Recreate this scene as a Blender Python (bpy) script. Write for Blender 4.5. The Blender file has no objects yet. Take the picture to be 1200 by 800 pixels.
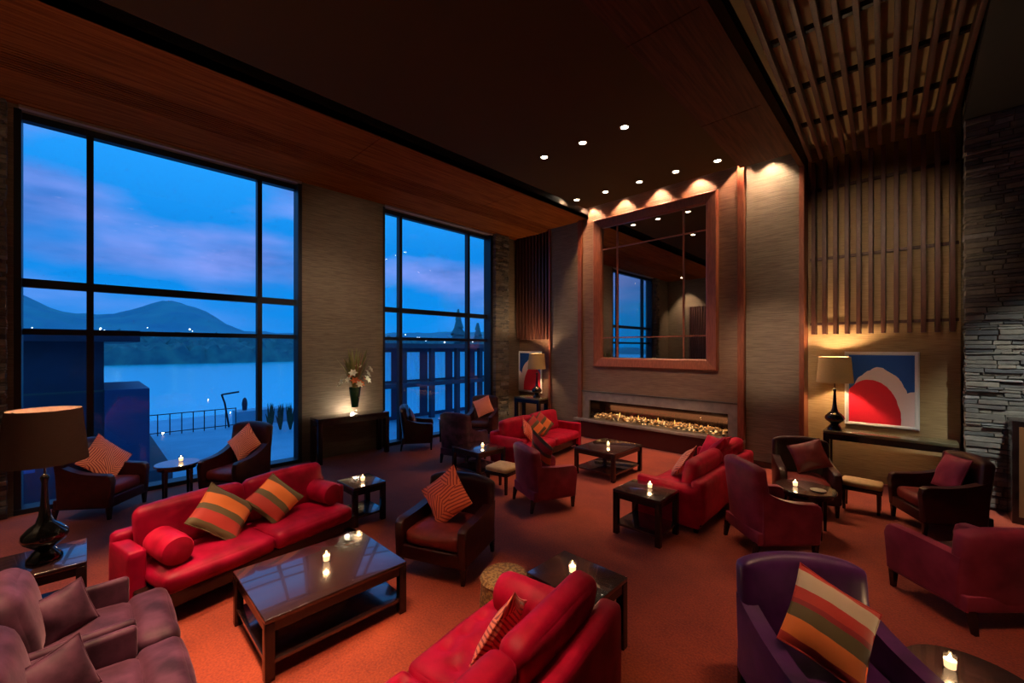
import bpy, bmesh, math, random
from mathutils import Vector, Matrix, noise
random.seed(7)
R = math.radians
PI = math.pi
sc = bpy.context.scene
C = sc.collection

# ------------------------------------------------------------------ camera
F = 481.0
cam = bpy.data.cameras.new('camera')
cam.sensor_width = 36.0
cam.lens = 36.0 * F / 1200.0
cam.shift_y = 8.0 / 1200.0
cam.clip_start = 0.05
cam.clip_end = 6000
co = bpy.data.objects.new('camera', cam)
C.objects.link(co)
co.location = (0, 0, 2.35)
co.rotation_euler = (R(90), 0, math.atan(468 / 481))
sc.camera = co
sc.view_settings.view_transform = 'Standard'
sc.view_settings.look = 'None'
sc.view_settings.exposure = 0.0
sc.view_settings.gamma = 1.0
sc.view_settings.use_curve_mapping = False

# ------------------------------------------------------------------ light levels
SKY = 1.12
DOWN = 520.0        # watts of a ceiling downlight
WARM = (1.0, 0.62, 0.36)

# ------------------------------------------------------------------ world: dusk sky
w = bpy.data.worlds.new('dusk_sky')
sc.world = w
w.use_nodes = True
nt = w.node_tree
nt.nodes.clear()
def wn(t, **k):
    n = nt.nodes.new(t)
    for a, b in k.items():
        setattr(n, a, b)
    return n
tc = wn('ShaderNodeTexCoord')
sep = wn('ShaderNodeSeparateXYZ')
nt.links.new(tc.outputs['Generated'], sep.inputs[0])
grad = wn('ShaderNodeValToRGB')
grad.color_ramp.elements[0].position = 0.0
grad.color_ramp.elements[0].color = (0.003, 0.28, 0.82, 1)
grad.color_ramp.elements[1].position = 0.62
grad.color_ramp.elements[1].color = (0.05, 0.58, 1.35, 1)
e = grad.color_ramp.elements.new(0.22)
e.color = (0.006, 0.27, 0.80, 1)
nt.links.new(sep.outputs['Z'], grad.inputs['Fac'])
mp = wn('ShaderNodeMapping')
mp.inputs['Scale'].default_value = (1.3, 1.3, 4.2)
mp.inputs['Location'].default_value = (0.4, 0.9, 0.35)
nt.links.new(tc.outputs['Generated'], mp.inputs[0])
cl = wn('ShaderNodeTexNoise')
cl.inputs['Scale'].default_value = 2.1
cl.inputs['Detail'].default_value = 5
cl.inputs['Roughness'].default_value = 0.48
nt.links.new(mp.outputs[0], cl.inputs['Vector'])
cr = wn('ShaderNodeValToRGB')
cr.color_ramp.elements[0].position = 0.43
cr.color_ramp.elements[0].color = (0, 0, 0, 1)
cr.color_ramp.elements[1].position = 0.62
cr.color_ramp.elements[1].color = (0.95, 0.95, 0.95, 1)
nt.links.new(cl.outputs['Fac'], cr.inputs['Fac'])
cl2 = wn('ShaderNodeTexNoise')
cl2.inputs['Scale'].default_value = 3.4
cl2.inputs['Detail'].default_value = 4
nt.links.new(mp.outputs[0], cl2.inputs['Vector'])
cc = wn('ShaderNodeValToRGB')
cc.color_ramp.elements[0].position = 0.35
cc.color_ramp.elements[0].color = (0.045, 0.19, 0.60, 1)
cc.color_ramp.elements[1].position = 0.70
cc.color_ramp.elements[1].color = (0.34, 0.42, 1.0, 1)
nt.links.new(cl2.outputs['Fac'], cc.inputs['Fac'])
mx = wn('ShaderNodeMixRGB')
hz = wn('ShaderNodeMapRange')
hz.inputs['From Min'].default_value = 0.02
hz.inputs['From Max'].default_value = 0.16
nt.links.new(sep.outputs['Z'], hz.inputs['Value'])
cm = wn('ShaderNodeMath', operation='MULTIPLY')
nt.links.new(cr.outputs[0], cm.inputs[0])
nt.links.new(hz.outputs[0], cm.inputs[1])
nt.links.new(cm.outputs[0], mx.inputs[0])
nt.links.new(grad.outputs[0], mx.inputs[1])
nt.links.new(cc.outputs[0], mx.inputs[2])
bg = wn('ShaderNodeBackground')
bg.inputs['Strength'].default_value = SKY
nt.links.new(mx.outputs[0], bg.inputs['Color'])
wo = wn('ShaderNodeOutputWorld')
nt.links.new(bg.outputs[0], wo.inputs[0])

# ------------------------------------------------------------------ materials
MATS = {}
def mat(name, col, rough=0.5, metal=0.0, sheen=0.0, sheencol=None, emit=None, es=0.0, spec=None,
        col2=None, scale=20.0, stretch=(1, 1, 1), bump=0.0, detail=3.0, coat=0.0, lo=0.35, hi=0.65, bscale=None):
    if name in MATS:
        return MATS[name]
    m = bpy.data.materials.new(name)
    m.use_nodes = True
    t = m.node_tree
    b = t.nodes['Principled BSDF']
    b.inputs['Base Color'].default_value = (*col, 1)
    b.inputs['Roughness'].default_value = rough
    b.inputs['Metallic'].default_value = metal
    b.inputs['Sheen Weight'].default_value = sheen
    if sheencol:
        b.inputs['Sheen Tint'].default_value = (*sheencol, 1)
        b.inputs['Sheen Roughness'].default_value = 0.35
    b.inputs['Coat Weight'].default_value = coat
    if spec is not None:
        b.inputs['Specular IOR Level'].default_value = spec
    if emit:
        b.inputs['Emission Color'].default_value = (*emit, 1)
        b.inputs['Emission Strength'].default_value = es
    if col2 or bump:
        c = t.nodes.new('ShaderNodeTexCoord')
        mpn = t.nodes.new('ShaderNodeMapping')
        mpn.inputs['Scale'].default_value = stretch
        t.links.new(c.outputs['Object'], mpn.inputs[0])
        n = t.nodes.new('ShaderNodeTexNoise')
        n.inputs['Scale'].default_value = scale
        n.inputs['Detail'].default_value = detail
        t.links.new(mpn.outputs[0], n.inputs['Vector'])
        if col2:
            r = t.nodes.new('ShaderNodeValToRGB')
            r.color_ramp.elements[0].position = lo
            r.color_ramp.elements[0].color = (*col, 1)
            r.color_ramp.elements[1].position = hi
            r.color_ramp.elements[1].color = (*col2, 1)
            t.links.new(n.outputs['Fac'], r.inputs['Fac'])
            t.links.new(r.outputs[0], b.inputs['Base Color'])
        if bump:
            bn = t.nodes.new('ShaderNodeBump')
            bn.inputs['Strength'].default_value = bump
            bn.inputs['Distance'].default_value = 0.02
            t.links.new(n.outputs['Fac'], bn.inputs['Height'])
            t.links.new(bn.outputs[0], b.inputs['Normal'])
    MATS[name] = m
    return m

red = mat('red_velvet', (0.22, 0.0003, 0.016), 0.5, spec=.22, sheen=0.22, sheencol=(1.0, 0.03, 0.10), col2=(0.40, 0.002, 0.038), scale=5, bump=0.10, detail=6)
redlite = mat('red_velvet_bright', (0.32, 0.0005, 0.020), 0.5, spec=.22, sheen=0.3, sheencol=(1.0, 0.04, 0.10), col2=(0.52, 0.004, 0.040), scale=6, bump=0.12, detail=6)
plum = mat('plum_velvet', (0.030, 0.008, 0.018), 0.6, spec=.2, sheen=0.22, sheencol=(1.0, 0.55, 0.7), col2=(0.105, 0.032, 0.062), scale=6, bump=0.25, detail=5)
purple = mat('purple_satin', (0.045, 0.006, 0.06), 0.40, sheen=0.4, sheencol=(0.8, 0.4, 1.0), col2=(0.09, 0.014, 0.11), scale=6, bump=0.1)
maroon = mat('maroon_leather', (0.022, 0.0012, 0.002), 0.40, col2=(0.042, 0.0025, 0.004), scale=12, bump=0.08)
rust = mat('rust_leather', (0.15, 0.012, 0.010), 0.45, col2=(0.22, 0.022, 0.016), scale=10, bump=0.08)
rose = mat('rose_velvet', (0.20, 0.014, 0.040), 0.5, spec=.3, sheen=0.4, sheencol=(1, .4, .5), col2=(0.32, 0.030, 0.068), scale=(5), bump=0.08)
darkwood = mat('dark_walnut', (0.007, 0.003, 0.0025), 0.25, col2=(0.016, 0.006, 0.005), scale=9, stretch=(1, 12, 1), coat=0.15)
tabletop = mat('polished_walnut_top', (0.022, 0.008, 0.009), 0.22, col2=(0.036, 0.014, 0.013), scale=7, stretch=(9, 1, 1), coat=0.8, spec=0.8)
woodwarm = mat('warm_walnut_trim', (0.17, 0.042, 0.018), 0.4, col2=(0.25, 0.068, 0.030), scale=5, stretch=(9, 9, 1))
soffwood = mat('soffit_walnut', (0.16, 0.042, 0.007), 0.95, spec=.05, col2=(0.27, 0.078, 0.014), scale=2.2, stretch=(14, 0.6, 1))
slatwood = mat('slat_walnut', (0.055, 0.017, 0.011), 0.45, col2=(0.085, 0.026, 0.016), scale=6, stretch=(6, 6, .6))
black = mat('black_gloss_glaze', (0.004, 0.004, 0.004), 0.08, coat=0.5)
blackmetal = mat('dark_window_metal', (0.006, 0.009, 0.016), 0.45)
taupe = mat('taupe_grasscloth', (0.12, 0.088, 0.058), 0.72, col2=(0.19, 0.145, 0.10), scale=26, stretch=(.16, .16, 3.2), bump=0.35, detail=4)
taupepanel = mat('brown_grasscloth', (0.14, 0.072, 0.042), 0.6, col2=(0.22, 0.125, 0.075), scale=26, stretch=(.16, .16, 3.2), bump=0.35, detail=4)
ochre = mat('ochre_grasscloth', (0.30, 0.19, 0.08), 0.7, col2=(0.42, 0.28, 0.125), scale=26, stretch=(.16, .16, 3.2), bump=0.3)
ceilpaint = mat('brown_ceiling_paint', (0.060, 0.032, 0.011), 0.9, spec=.1)
darkpaint = mat('black_brown_paint', (0.006, 0.004, 0.003), 0.7)
stonegrey = mat('hearth_stone', (0.19, 0.15, 0.13), 0.35, col2=(0.25, 0.20, 0.17), scale=8)
steel = mat('aged_steel', (0.10, 0.085, 0.075), 0.35, metal=0.6)
whitepaint = mat('white_frame_paint', (0.78, 0.76, 0.74), 0.5)
goldweave = mat('gold_woven_fabric', (0.40, 0.22, 0.07), 0.7, col2=(0.20, 0.10, 0.035), scale=42, bump=0.4, lo=.48, hi=.52)
goldtop = mat('tan_upholstery', (0.52, 0.33, 0.13), 0.6, col2=(0.62, 0.42, 0.19), scale=12)
olive = mat('green_grey_top', (0.10, 0.085, 0.045), 0.25, spec=.8)
floorglow = None

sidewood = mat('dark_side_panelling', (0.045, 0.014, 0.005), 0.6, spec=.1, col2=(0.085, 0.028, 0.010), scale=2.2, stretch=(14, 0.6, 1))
# carpet
def carpet():
    m = bpy.data.materials.new('rust_carpet')
    m.use_nodes = True
    t = m.node_tree
    b = t.nodes['Principled BSDF']
    b.inputs['Roughness'].default_value = 0.9
    b.inputs['Sheen Weight'].default_value = 0.15
    c = t.nodes.new('ShaderNodeTexCoord')
    n = t.nodes.new('ShaderNodeTexNoise'); n.inputs['Scale'].default_value = 1.3; n.inputs['Detail'].default_value = 8; n.inputs['Roughness'].default_value = 0.7
    n2 = t.nodes.new('ShaderNodeTexNoise'); n2.inputs['Scale'].default_value = 60; n2.inputs['Detail'].default_value = 3
    t.links.new(c.outputs['Object'], n.inputs['Vector']); t.links.new(c.outputs['Object'], n2.inputs['Vector'])
    a = t.nodes.new('ShaderNodeMath'); a.operation = 'ADD'
    s = t.nodes.new('ShaderNodeMath'); s.operation = 'MULTIPLY'; s.inputs[1].default_value = 0.5
    t.links.new(n.outputs['Fac'], a.inputs[0]); t.links.new(n2.outputs['Fac'], a.inputs[1]); t.links.new(a.outputs[0], s.inputs[0])
    r = t.nodes.new('ShaderNodeValToRGB')
    r.color_ramp.elements[0].position = 0.36; r.color_ramp.elements[0].color = (0.17, 0.014, 0.005, 1)
    r.color_ramp.elements[1].position = 0.64; r.color_ramp.elements[1].color = (0.40, 0.056, 0.013, 1)
    t.links.new(s.outputs[0], r.inputs['Fac']); t.links.new(r.outputs[0], b.inputs['Base Color'])
    bn = t.nodes.new('ShaderNodeBump'); bn.inputs['Strength'].default_value = 0.3; bn.inputs['Distance'].default_value = 0.01
    t.links.new(n2.outputs['Fac'], bn.inputs['Height']); t.links.new(bn.outputs[0], b.inputs['Normal'])
    return m
carpetm = carpet()

def glass_mat(name, tint=(0.93, 0.96, 1.0), boost=1.0):
    m = bpy.data.materials.new(name)
    m.use_nodes = True
    t = m.node_tree
    t.nodes.clear()
    o = t.nodes.new('ShaderNodeOutputMaterial')
    mixn = t.nodes.new('ShaderNodeMixShader')
    tr = t.nodes.new('ShaderNodeBsdfTransparent'); tr.inputs[0].default_value = (*tint, 1)
    gl = t.nodes.new('ShaderNodeBsdfGlossy'); gl.inputs['Roughness'].default_value = 0.01
    fr = t.nodes.new('ShaderNodeFresnel'); fr.inputs['IOR'].default_value = 1.5
    ge = t.nodes.new('ShaderNodeNewGeometry')
    io = t.nodes.new('ShaderNodeMath'); io.operation = 'MULTIPLY_ADD'; io.inputs[1].default_value = -0.83333; io.inputs[2].default_value = 1.5
    t.links.new(ge.outputs['Backfacing'], io.inputs[0]); t.links.new(io.outputs[0], fr.inputs['IOR'])
    mu = t.nodes.new('ShaderNodeMath'); mu.operation = 'MULTIPLY'; mu.inputs[1].default_value = boost
    t.links.new(fr.outputs[0], mu.inputs[0])
    t.links.new(mu.outputs[0], mixn.inputs[0]); t.links.new(tr.outputs[0], mixn.inputs[1]); t.links.new(gl.outputs[0], mixn.inputs[2])
    t.links.new(mixn.outputs[0], o.inputs[0])
    return m
winglass = glass_mat('window_glass', boost=0.9)
clearglass = glass_mat('clear_glass', (0.95, 0.95, 0.93))
mirrorm = mat('silvered_mirror', (0.62, 0.58, 0.55), 0.02, metal=1.0)

def emis(name, col, s):
    m = bpy.data.materials.new(name)
    m.use_nodes = True
    t = m.node_tree
    t.nodes.clear()
    o = t.nodes.new('ShaderNodeOutputMaterial')
    e_ = t.nodes.new('ShaderNodeEmission')
    e_.inputs[0].default_value = (*col, 1); e_.inputs[1].default_value = s
    t.links.new(e_.outputs[0], o.inputs[0])
    return m
lampdisc = emis('downlight_lens', (1.0, 0.80, 0.55), 30)
lampdim = emis('unseen_downlight_lens', (1.0, 0.72, 0.42), 1.2)  # dim lens of the unseen lamps, kept faint in window reflections
flamem = emis('candle_flame', (1.0, 0.70, 0.35), 14)
waxm = mat('glowing_wax', (0.9, 0.7, 0.5), 0.5, emit=(1.0, 0.62, 0.32), es=1.8)
bulbm = emis('lamp_bulb', (1.0, 0.75, 0.45), 10)

def shade_mat(name, col, trans):
    m = bpy.data.materials.new(name)
    m.use_nodes = True
    t = m.node_tree
    t.nodes.clear()
    o = t.nodes.new('ShaderNodeOutputMaterial')
    mixn = t.nodes.new('ShaderNodeMixShader'); mixn.inputs[0].default_value = trans
    d = t.nodes.new('ShaderNodeBsdfDiffuse'); tr = t.nodes.new('ShaderNodeBsdfTranslucent')
    c = t.nodes.new('ShaderNodeTexCoord'); mpn = t.nodes.new('ShaderNodeMapping'); mpn.inputs['Scale'].default_value = (3, 3, 60)
    n = t.nodes.new('ShaderNodeTexNoise'); n.inputs['Scale'].default_value = 8
    r = t.nodes.new('ShaderNodeValToRGB'); r.color_ramp.elements[0].color = (*[x * .75 for x in col], 1); r.color_ramp.elements[1].color = (*[x * 1.2 for x in col], 1)
    t.links.new(c.outputs['Object'], mpn.inputs[0]); t.links.new(mpn.outputs[0], n.inputs['Vector']); t.links.new(n.outputs['Fac'], r.inputs['Fac'])
    t.links.new(r.outputs[0], d.inputs[0]); t.links.new(r.outputs[0], tr.inputs[0])
    t.links.new(d.outputs[0], mixn.inputs[1]); t.links.new(tr.outputs[0], mixn.inputs[2]); t.links.new(mixn.outputs[0], o.inputs[0])
    return m
shadebrown = shade_mat('brown_linen_shade', (0.06, 0.034, 0.027), 0.02)
shadetan = shade_mat('tan_linen_shade', (0.42, 0.32, 0.17), 0.10)

def stripes(name, bands, rot=0.0):
    """bands: list of (position 0..1, colour) across the pillow's local Y"""
    m = bpy.data.materials.new(name)
    m.use_nodes = True
    t = m.node_tree
    b = t.nodes['Principled BSDF']
    b.inputs['Roughness'].default_value = 0.7
    b.inputs['Sheen Weight'].default_value = 0.2
    c = t.nodes.new('ShaderNodeTexCoord')
    s = t.nodes.new('ShaderNodeSeparateXYZ')
    n = t.nodes.new('ShaderNodeTexNoise'); n.inputs['Scale'].default_value = 5
    t.links.new(c.outputs['Object'], s.inputs[0]); t.links.new(c.outputs['Object'], n.inputs['Vector'])
    a = t.nodes.new('ShaderNodeMath'); a.operation = 'MULTIPLY_ADD'; a.inputs[1].default_value = 1 / 0.5; a.inputs[2].default_value = 0.48
    t.links.new(s.outputs['Y'], a.inputs[0])
    k = t.nodes.new('ShaderNodeMath'); k.operation = 'MULTIPLY_ADD'; k.inputs[1].default_value = 0.05
    t.links.new(n.outputs['Fac'], k.inputs[0]); t.links.new(a.outputs[0], k.inputs[2])
    r = t.nodes.new('ShaderNodeValToRGB'); r.color_ramp.interpolation = 'CONSTANT'
    els = r.color_ramp.elements
    els[0].position = 0; els[0].color = (*bands[0][1], 1)
    els[1].position = bands[1][0]; els[1].color = (*bands[1][1], 1)
    for p, cl_ in bands[2:]:
        q = els.new(p); q.color = (*cl_, 1)
    t.links.new(k.outputs[0], r.inputs['Fac']); t.links.new(r.outputs[0], b.inputs['Base Color'])
    return m
OL = (0.13, 0.085, 0.03); OR = (0.85, 0.20, 0.035); RD = (0.50, 0.03, 0.02); CR = (0.55, 0.42, 0.30); DR = (0.30, 0.012, 0.02)
striped = stripes('orange_olive_stripe', [(0, OL), (0.14, RD), (0.36, OL), (0.50, OR), (0.78, OL)])
striped2 = stripes('cream_red_stripe', [(0, RD), (0.14, OR), (0.34, OL), (0.50, DR), (0.56, RD), (0.70, CR), (0.90, RD)])

def leafpat(name, ca, cb, sc_=9.0, rings=True):
    m = bpy.data.materials.new(name)
    m.use_nodes = True
    t = m.node_tree
    b = t.nodes['Principled BSDF']
    b.inputs['Roughness'].default_value = 0.6
    b.inputs['Sheen Weight'].default_value = 0.2
    c = t.nodes.new('ShaderNodeTexCoord')
    v = t.nodes.new('ShaderNodeTexVoronoi'); v.inputs['Scale'].default_value = 4.2
    t.links.new(c.outputs['Object'], v.inputs['Vector'])
    wv = t.nodes.new('ShaderNodeTexWave'); wv.wave_type = 'BANDS'; wv.inputs['Scale'].default_value = sc_; wv.inputs['Distortion'].default_value = 1.5
    # every cell turns its own way
    mpn = t.nodes.new('ShaderNodeVectorRotate'); mpn.rotation_type = 'Z_AXIS'
    ms = t.nodes.new('ShaderNodeMath'); ms.operation = 'MULTIPLY'; ms.inputs[1].default_value = 6.28
    sp = t.nodes.new('ShaderNodeSeparateColor')
    t.links.new(v.outputs['Color'], sp.inputs[0]); t.links.new(sp.outputs[0], ms.inputs[0])
    t.links.new(c.outputs['Object'], mpn.inputs['Vector']); t.links.new(ms.outputs[0], mpn.inputs['Angle'])
    t.links.new(mpn.outputs[0], wv.inputs['Vector'])
    r = t.nodes.new('ShaderNodeValToRGB')
    r.color_ramp.elements[0].position = 0.22; r.color_ramp.elements[0].color = (*ca, 1)
    r.color_ramp.elements[1].position = 0.40; r.color_ramp.elements[1].color = (*cb, 1)
    t.links.new(wv.outputs['Fac'], r.inputs['Fac']); t.links.new(r.outputs[0], b.inputs['Base Color'])
    return m
leafy = leafpat('red_orange_leaf_print', (0.35, 0.02, 0.015), (0.82, 0.15, 0.06))
leafy2 = leafpat('salmon_leaf_print', (0.30, 0.02, 0.02), (0.85, 0.25, 0.14), 12)

def art(name, flip):
    m = bpy.data.materials.new(name)
    m.use_nodes = True
    t = m.node_tree
    b = t.nodes['Principled BSDF']
    b.inputs['Roughness'].default_value = 0.35
    c = t.nodes.new('ShaderNodeTexCoord')
    n = t.nodes.new('ShaderNodeTexNoise'); n.inputs['Scale'].default_value = 3.5; n.inputs['Detail'].default_value = 3
    t.links.new(c.outputs['Object'], n.inputs['Vector'])
    def blob(cx, cz, rx, rz, wob):
        mpn = t.nodes.new('ShaderNodeMapping'); mpn.vector_type = 'POINT'
        mpn.inputs['Location'].default_value = (-cx / rx, 0, -cz / rz)
        mpn.inputs['Scale'].default_value = (1 / rx, 0, 1 / rz)
        t.links.new(c.outputs['Object'], mpn.inputs[0])
        l = t.nodes.new('ShaderNodeVectorMath'); l.operation = 'LENGTH'
        t.links.new(mpn.outputs[0], l.inputs[0])
        a = t.nodes.new('ShaderNodeMath'); a.operation = 'MULTIPLY_ADD'; a.inputs[1].default_value = wob
        t.links.new(n.outputs['Fac'], a.inputs[0]); t.links.new(l.outputs['Value'], a.inputs[2])
        g = t.nodes.new('ShaderNodeMath'); g.operation = 'LESS_THAN'; g.inputs[1].default_value = 1 + wob * .5
        t.links.new(a.outputs[0], g.inputs[0])
        return g
    s = -1 if flip else 1
    outer = blob(s * -0.02, -0.36, 0.40, 0.72, 0.25)
    inner = blob(s * -0.14, -0.52, 0.40, 0.68, 0.12)
    lobe = blob(s * 0.42, -0.55, 0.22, 0.55, 0.2)
    mx_ = t.nodes.new('ShaderNodeMath'); mx_.operation = 'MAXIMUM'
    t.links.new(outer.outputs[0], mx_.inputs[0]); t.links.new(lobe.outputs[0], mx_.inputs[1])
    m1 = t.nodes.new('ShaderNodeMixRGB'); m1.inputs[1].default_value = (0.012, 0.09, 0.40, 1); m1.inputs[2].default_value = (0.85, 0.66, 0.66, 1)
    m2 = t.nodes.new('ShaderNodeMixRGB'); m2.inputs[2].default_value = (0.80, 0.02, 0.045, 1)
    t.links.new(mx_.outputs[0], m1.inputs[0]); t.links.new(m1.outputs[0], m2.inputs[1]); t.links.new(inner.outputs[0], m2.inputs[0])
    t.links.new(m2.outputs[0], b.inputs['Base Color'])
    return m

def stonemat():
    m = bpy.data.materials.new('ledge_stone')
    m.use_nodes = True
    t = m.node_tree
    b = t.nodes['Principled BSDF']
    b.inputs['Roughness'].default_value = 0.8
    g = t.nodes.new('ShaderNodeNewGeometry')
    r = t.nodes.new('ShaderNodeValToRGB')
    r.color_ramp.elements[0].color = (0.10, 0.10, 0.105, 1)
    r.color_ramp.elements[1].color = (0.34, 0.33, 0.32, 1)
    q = r.color_ramp.elements.new(0.85); q.color = (0.28, 0.24, 0.19, 1)
    t.links.new(g.outputs['Random Per Island'], r.inputs['Fac'])
    c = t.nodes.new('ShaderNodeTexCoord')
    n = t.nodes.new('ShaderNodeTexNoise'); n.inputs['Scale'].default_value = 14; n.inputs['Detail'].default_value = 6
    t.links.new(c.outputs['Object'], n.inputs['Vector'])
    mm = t.nodes.new('ShaderNodeMixRGB'); mm.blend_type = 'MULTIPLY'; mm.inputs[0].default_value = 0.6
    t.links.new(r.outputs[0], mm.inputs[1]); t.links.new(n.outputs['Fac'], mm.inputs[2])
    t.links.new(mm.outputs[0], b.inputs['Base Color'])
    bn = t.nodes.new('ShaderNodeBump'); bn.inputs['Strength'].default_value = 0.7; bn.inputs['Distance'].default_value = 0.02
    t.links.new(n.outputs['Fac'], bn.inputs['Height']); t.links.new(bn.outputs[0], b.inputs['Normal'])
    return m
stone = stonemat()

# ------------------------------------------------------------------ mesh helpers
def setp(o, label=None, cat=None, group=None, kind=None):
    if label: o['label'] = label
    if cat: o['category'] = cat
    if group: o['group'] = group
    if kind: o['kind'] = kind
    return o

def link(name, bm, m, parent=None, smooth=True, loc=None, rz=None):
    me = bpy.data.meshes.new(name)
    bmesh.ops.recalc_face_normals(bm, faces=bm.faces)
    bm.to_mesh(me)
    bm.free()
    if m: me.materials.append(m)
    if smooth:
        for p in me.polygons: p.use_smooth = True
        try:
            me.set_sharp_from_angle(angle=R(42))
        except Exception:
            pass
    o = bpy.data.objects.new(name, me)
    C.objects.link(o)
    if parent: o.parent = parent
    if loc: o.location = loc
    if rz is not None: o.rotation_euler = (0, 0, rz)
    return o

def thing(name, label, cat, loc=(0, 0, 0), rz=0.0, group=None):
    o = bpy.data.objects.new(name, None)
    o.empty_display_size = 0.2
    C.objects.link(o)
    o.location = loc
    o.rotation_euler = (0, 0, rz)
    return setp(o, label, cat, group)

def struct(name, bm, m, parent=None, smooth=False):
    o = link(name, bm, m, parent, smooth)
    if not parent: o['kind'] = 'structure'
    return o

def box(bm, x0, x1, y0, y1, z0, z1, bev=0.0, M=None):
    r = bmesh.ops.create_cube(bm, size=1)
    vs = r['verts']
    for v in vs:
        v.co = Vector((x0 + (v.co.x + .5) * (x1 - x0), y0 + (v.co.y + .5) * (y1 - y0), z0 + (v.co.z + .5) * (z1 - z0)))
    if bev > 0:
        ed = list({e_ for v in vs for e_ in v.link_edges})
        rr = bmesh.ops.bevel(bm, geom=ed, offset=bev, segments=3, profile=0.5, affect='EDGES')
        vs = list({v for f in rr['faces'] for v in f.verts} | {v for v in vs if v.is_valid})
    if M:
        for v in vs: v.co = M @ v.co
    return vs

def bx(*a, **k):
    bm = bmesh.new()
    box(bm, *a, **k)
    return bm

def soft(bm, cx, cy, cz, w, d, h, r=0.06, puff=0.03, n=12, seed=0, wr=0.006, tufts=None, M=None):
    """soft upholstered block centred at c, rounded by r, puffed on its broad faces"""
    hw, hd, hh = w / 2, d / 2, h / 2
    r = min(r, hw * .98, hd * .98, hh * .98)
    t = bmesh.new()
    bmesh.ops.create_cube(t, size=2)
    bmesh.ops.subdivide_edges(t, edges=t.edges, cuts=n, use_grid_fill=True)
    for v in t.verts:
        p = v.co
        u = Vector((p.x, p.y, p.z))
        # denser near edges
        q = Vector((math.sin(u.x * PI / 2), math.sin(u.y * PI / 2), math.sin(u.z * PI / 2)))
        s = Vector((q.x * hw, q.y * hd, q.z * hh))
        inn = Vector((max(-hw + r, min(hw - r, s.x)), max(-hd + r, min(hd - r, s.y)), max(-hh + r, min(hh - r, s.z))))
        dlt = s - inn
        if dlt.length > 1e-6:
            s = inn + dlt.normalized() * r
        cu = lambda a: max(0.0, 1 - a * a)
        s.z += puff * q.z * cu(q.x) * cu(q.y)
        s.y += puff * 0.6 * q.y * cu(q.x) * cu(q.z)
        s.x += puff * 0.5 * q.x * cu(q.y) * cu(q.z)
        nn = noise.noise_vector(s * 5 + Vector((seed * 3.1, seed, 0))) * wr
        s += nn
        if tufts and q.z > 0.3:
            for (tx, ty) in tufts:
                dd = ((s.x - tx) ** 2 + (s.y - ty) ** 2)
                s.z -= 0.05 * math.exp(-dd / 0.0030)
        v.co = Vector((cx, cy, cz)) + s
        if M: v.co = M @ v.co
    me = bpy.data.meshes.new('t')
    t.to_mesh(me); t.free()
    bm.from_mesh(me)
    bpy.data.meshes.remove(me)

def sf(*a, **k):
    bm = bmesh.new(); soft(bm, *a, **k); return bm

def lathe(bm, prof, seg=32, cx=0, cy=0, cz=0, cap=True):
    rings = []
    for (r, z) in prof:
        rings.append([bm.verts.new((cx + r * math.cos(2 * PI * i / seg), cy + r * math.sin(2 * PI * i / seg), cz + z)) for i in range(seg)])
    for a, b in zip(rings, rings[1:]):
        for i in range(seg):
            bm.faces.new((a[i], a[(i + 1) % seg], b[(i + 1) % seg], b[i]))
    if cap:
        bm.faces.new(rings[0][::-1]); bm.faces.new(rings[-1])

def lt(prof, **k):
    bm = bmesh.new(); lathe(bm, prof, **k); return bm

def tube(bm, pts, r, seg=8, closed=False):
    pts = [Vector(p) for p in pts]
    rings = []
    n = len(pts)
    for i, p in enumerate(pts):
        a = pts[(i - 1) % n] if (closed or i > 0) else p
        b = pts[(i + 1) % n] if (closed or i < n - 1) else p
        d = (b - a).normalized()
        up = Vector((0, 0, 1)) if abs(d.z) < .9 else Vector((1, 0, 0))
        s = d.cross(up).normalized(); u = s.cross(d)
        rr = r[i] if isinstance(r, (list, tuple)) else r
        rings.append([bm.verts.new(p + (s * math.cos(2 * PI * k / seg) + u * math.sin(2 * PI * k / seg)) * rr) for k in range(seg)])
    m_ = n if closed else n - 1
    for i in range(m_):
        a, b = rings[i], rings[(i + 1) % n]
        for k in range(seg):
            bm.faces.new((a[k], a[(k + 1) % seg], b[(k + 1) % seg], b[k]))
    if not closed:
        bm.faces.new(rings[0][::-1]); bm.faces.new(rings[-1])

def prism(bm, prof, x0, x1, bev=0.0):
    """closed polygon prof [(y,z)] extruded along x"""
    a = [bm.verts.new((x0, y, z)) for y, z in prof]
    b = [bm.verts.new((x1, y, z)) for y, z in prof]
    fs = [bm.faces.new(a), bm.faces.new(b[::-1])]
    n = len(prof)
    for i in range(n):
        fs.append(bm.faces.new((a[i], b[i], b[(i + 1) % n], a[(i + 1) % n])))
    if bev:
        ed = list({e_ for f in fs for e_ in f.edges if f in fs[:2]})
        bmesh.ops.bevel(bm, geom=[e_ for f in fs[:2] for e_ in f.edges], offset=bev, segments=3, profile=.5, affect='EDGES')

def leg_bm(x, y, h, w0=0.055, w1=0.032, dx=0, dy=0):
    bm = bmesh.new()
    bmesh.ops.create_cube(bm, size=1)
    for v in bm.verts:
        top = v.co.z > 0
        ww = w0 if top else w1
        v.co = Vector((x + v.co.x * ww + (0 if top else dx), y + v.co.y * ww + (0 if top else dy), h if top else 0))
    return bm

# ------------------------------------------------------------------ THE SETTING
WX = -9.02          # inner face of the window wall
FY = 9.25           # fireplace wall face
CZ = 5.78           # ceiling
struct('floor', bx(-9.5, 3.2, -2.7, 10.0, -0.12, 0.0), carpetm)

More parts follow.
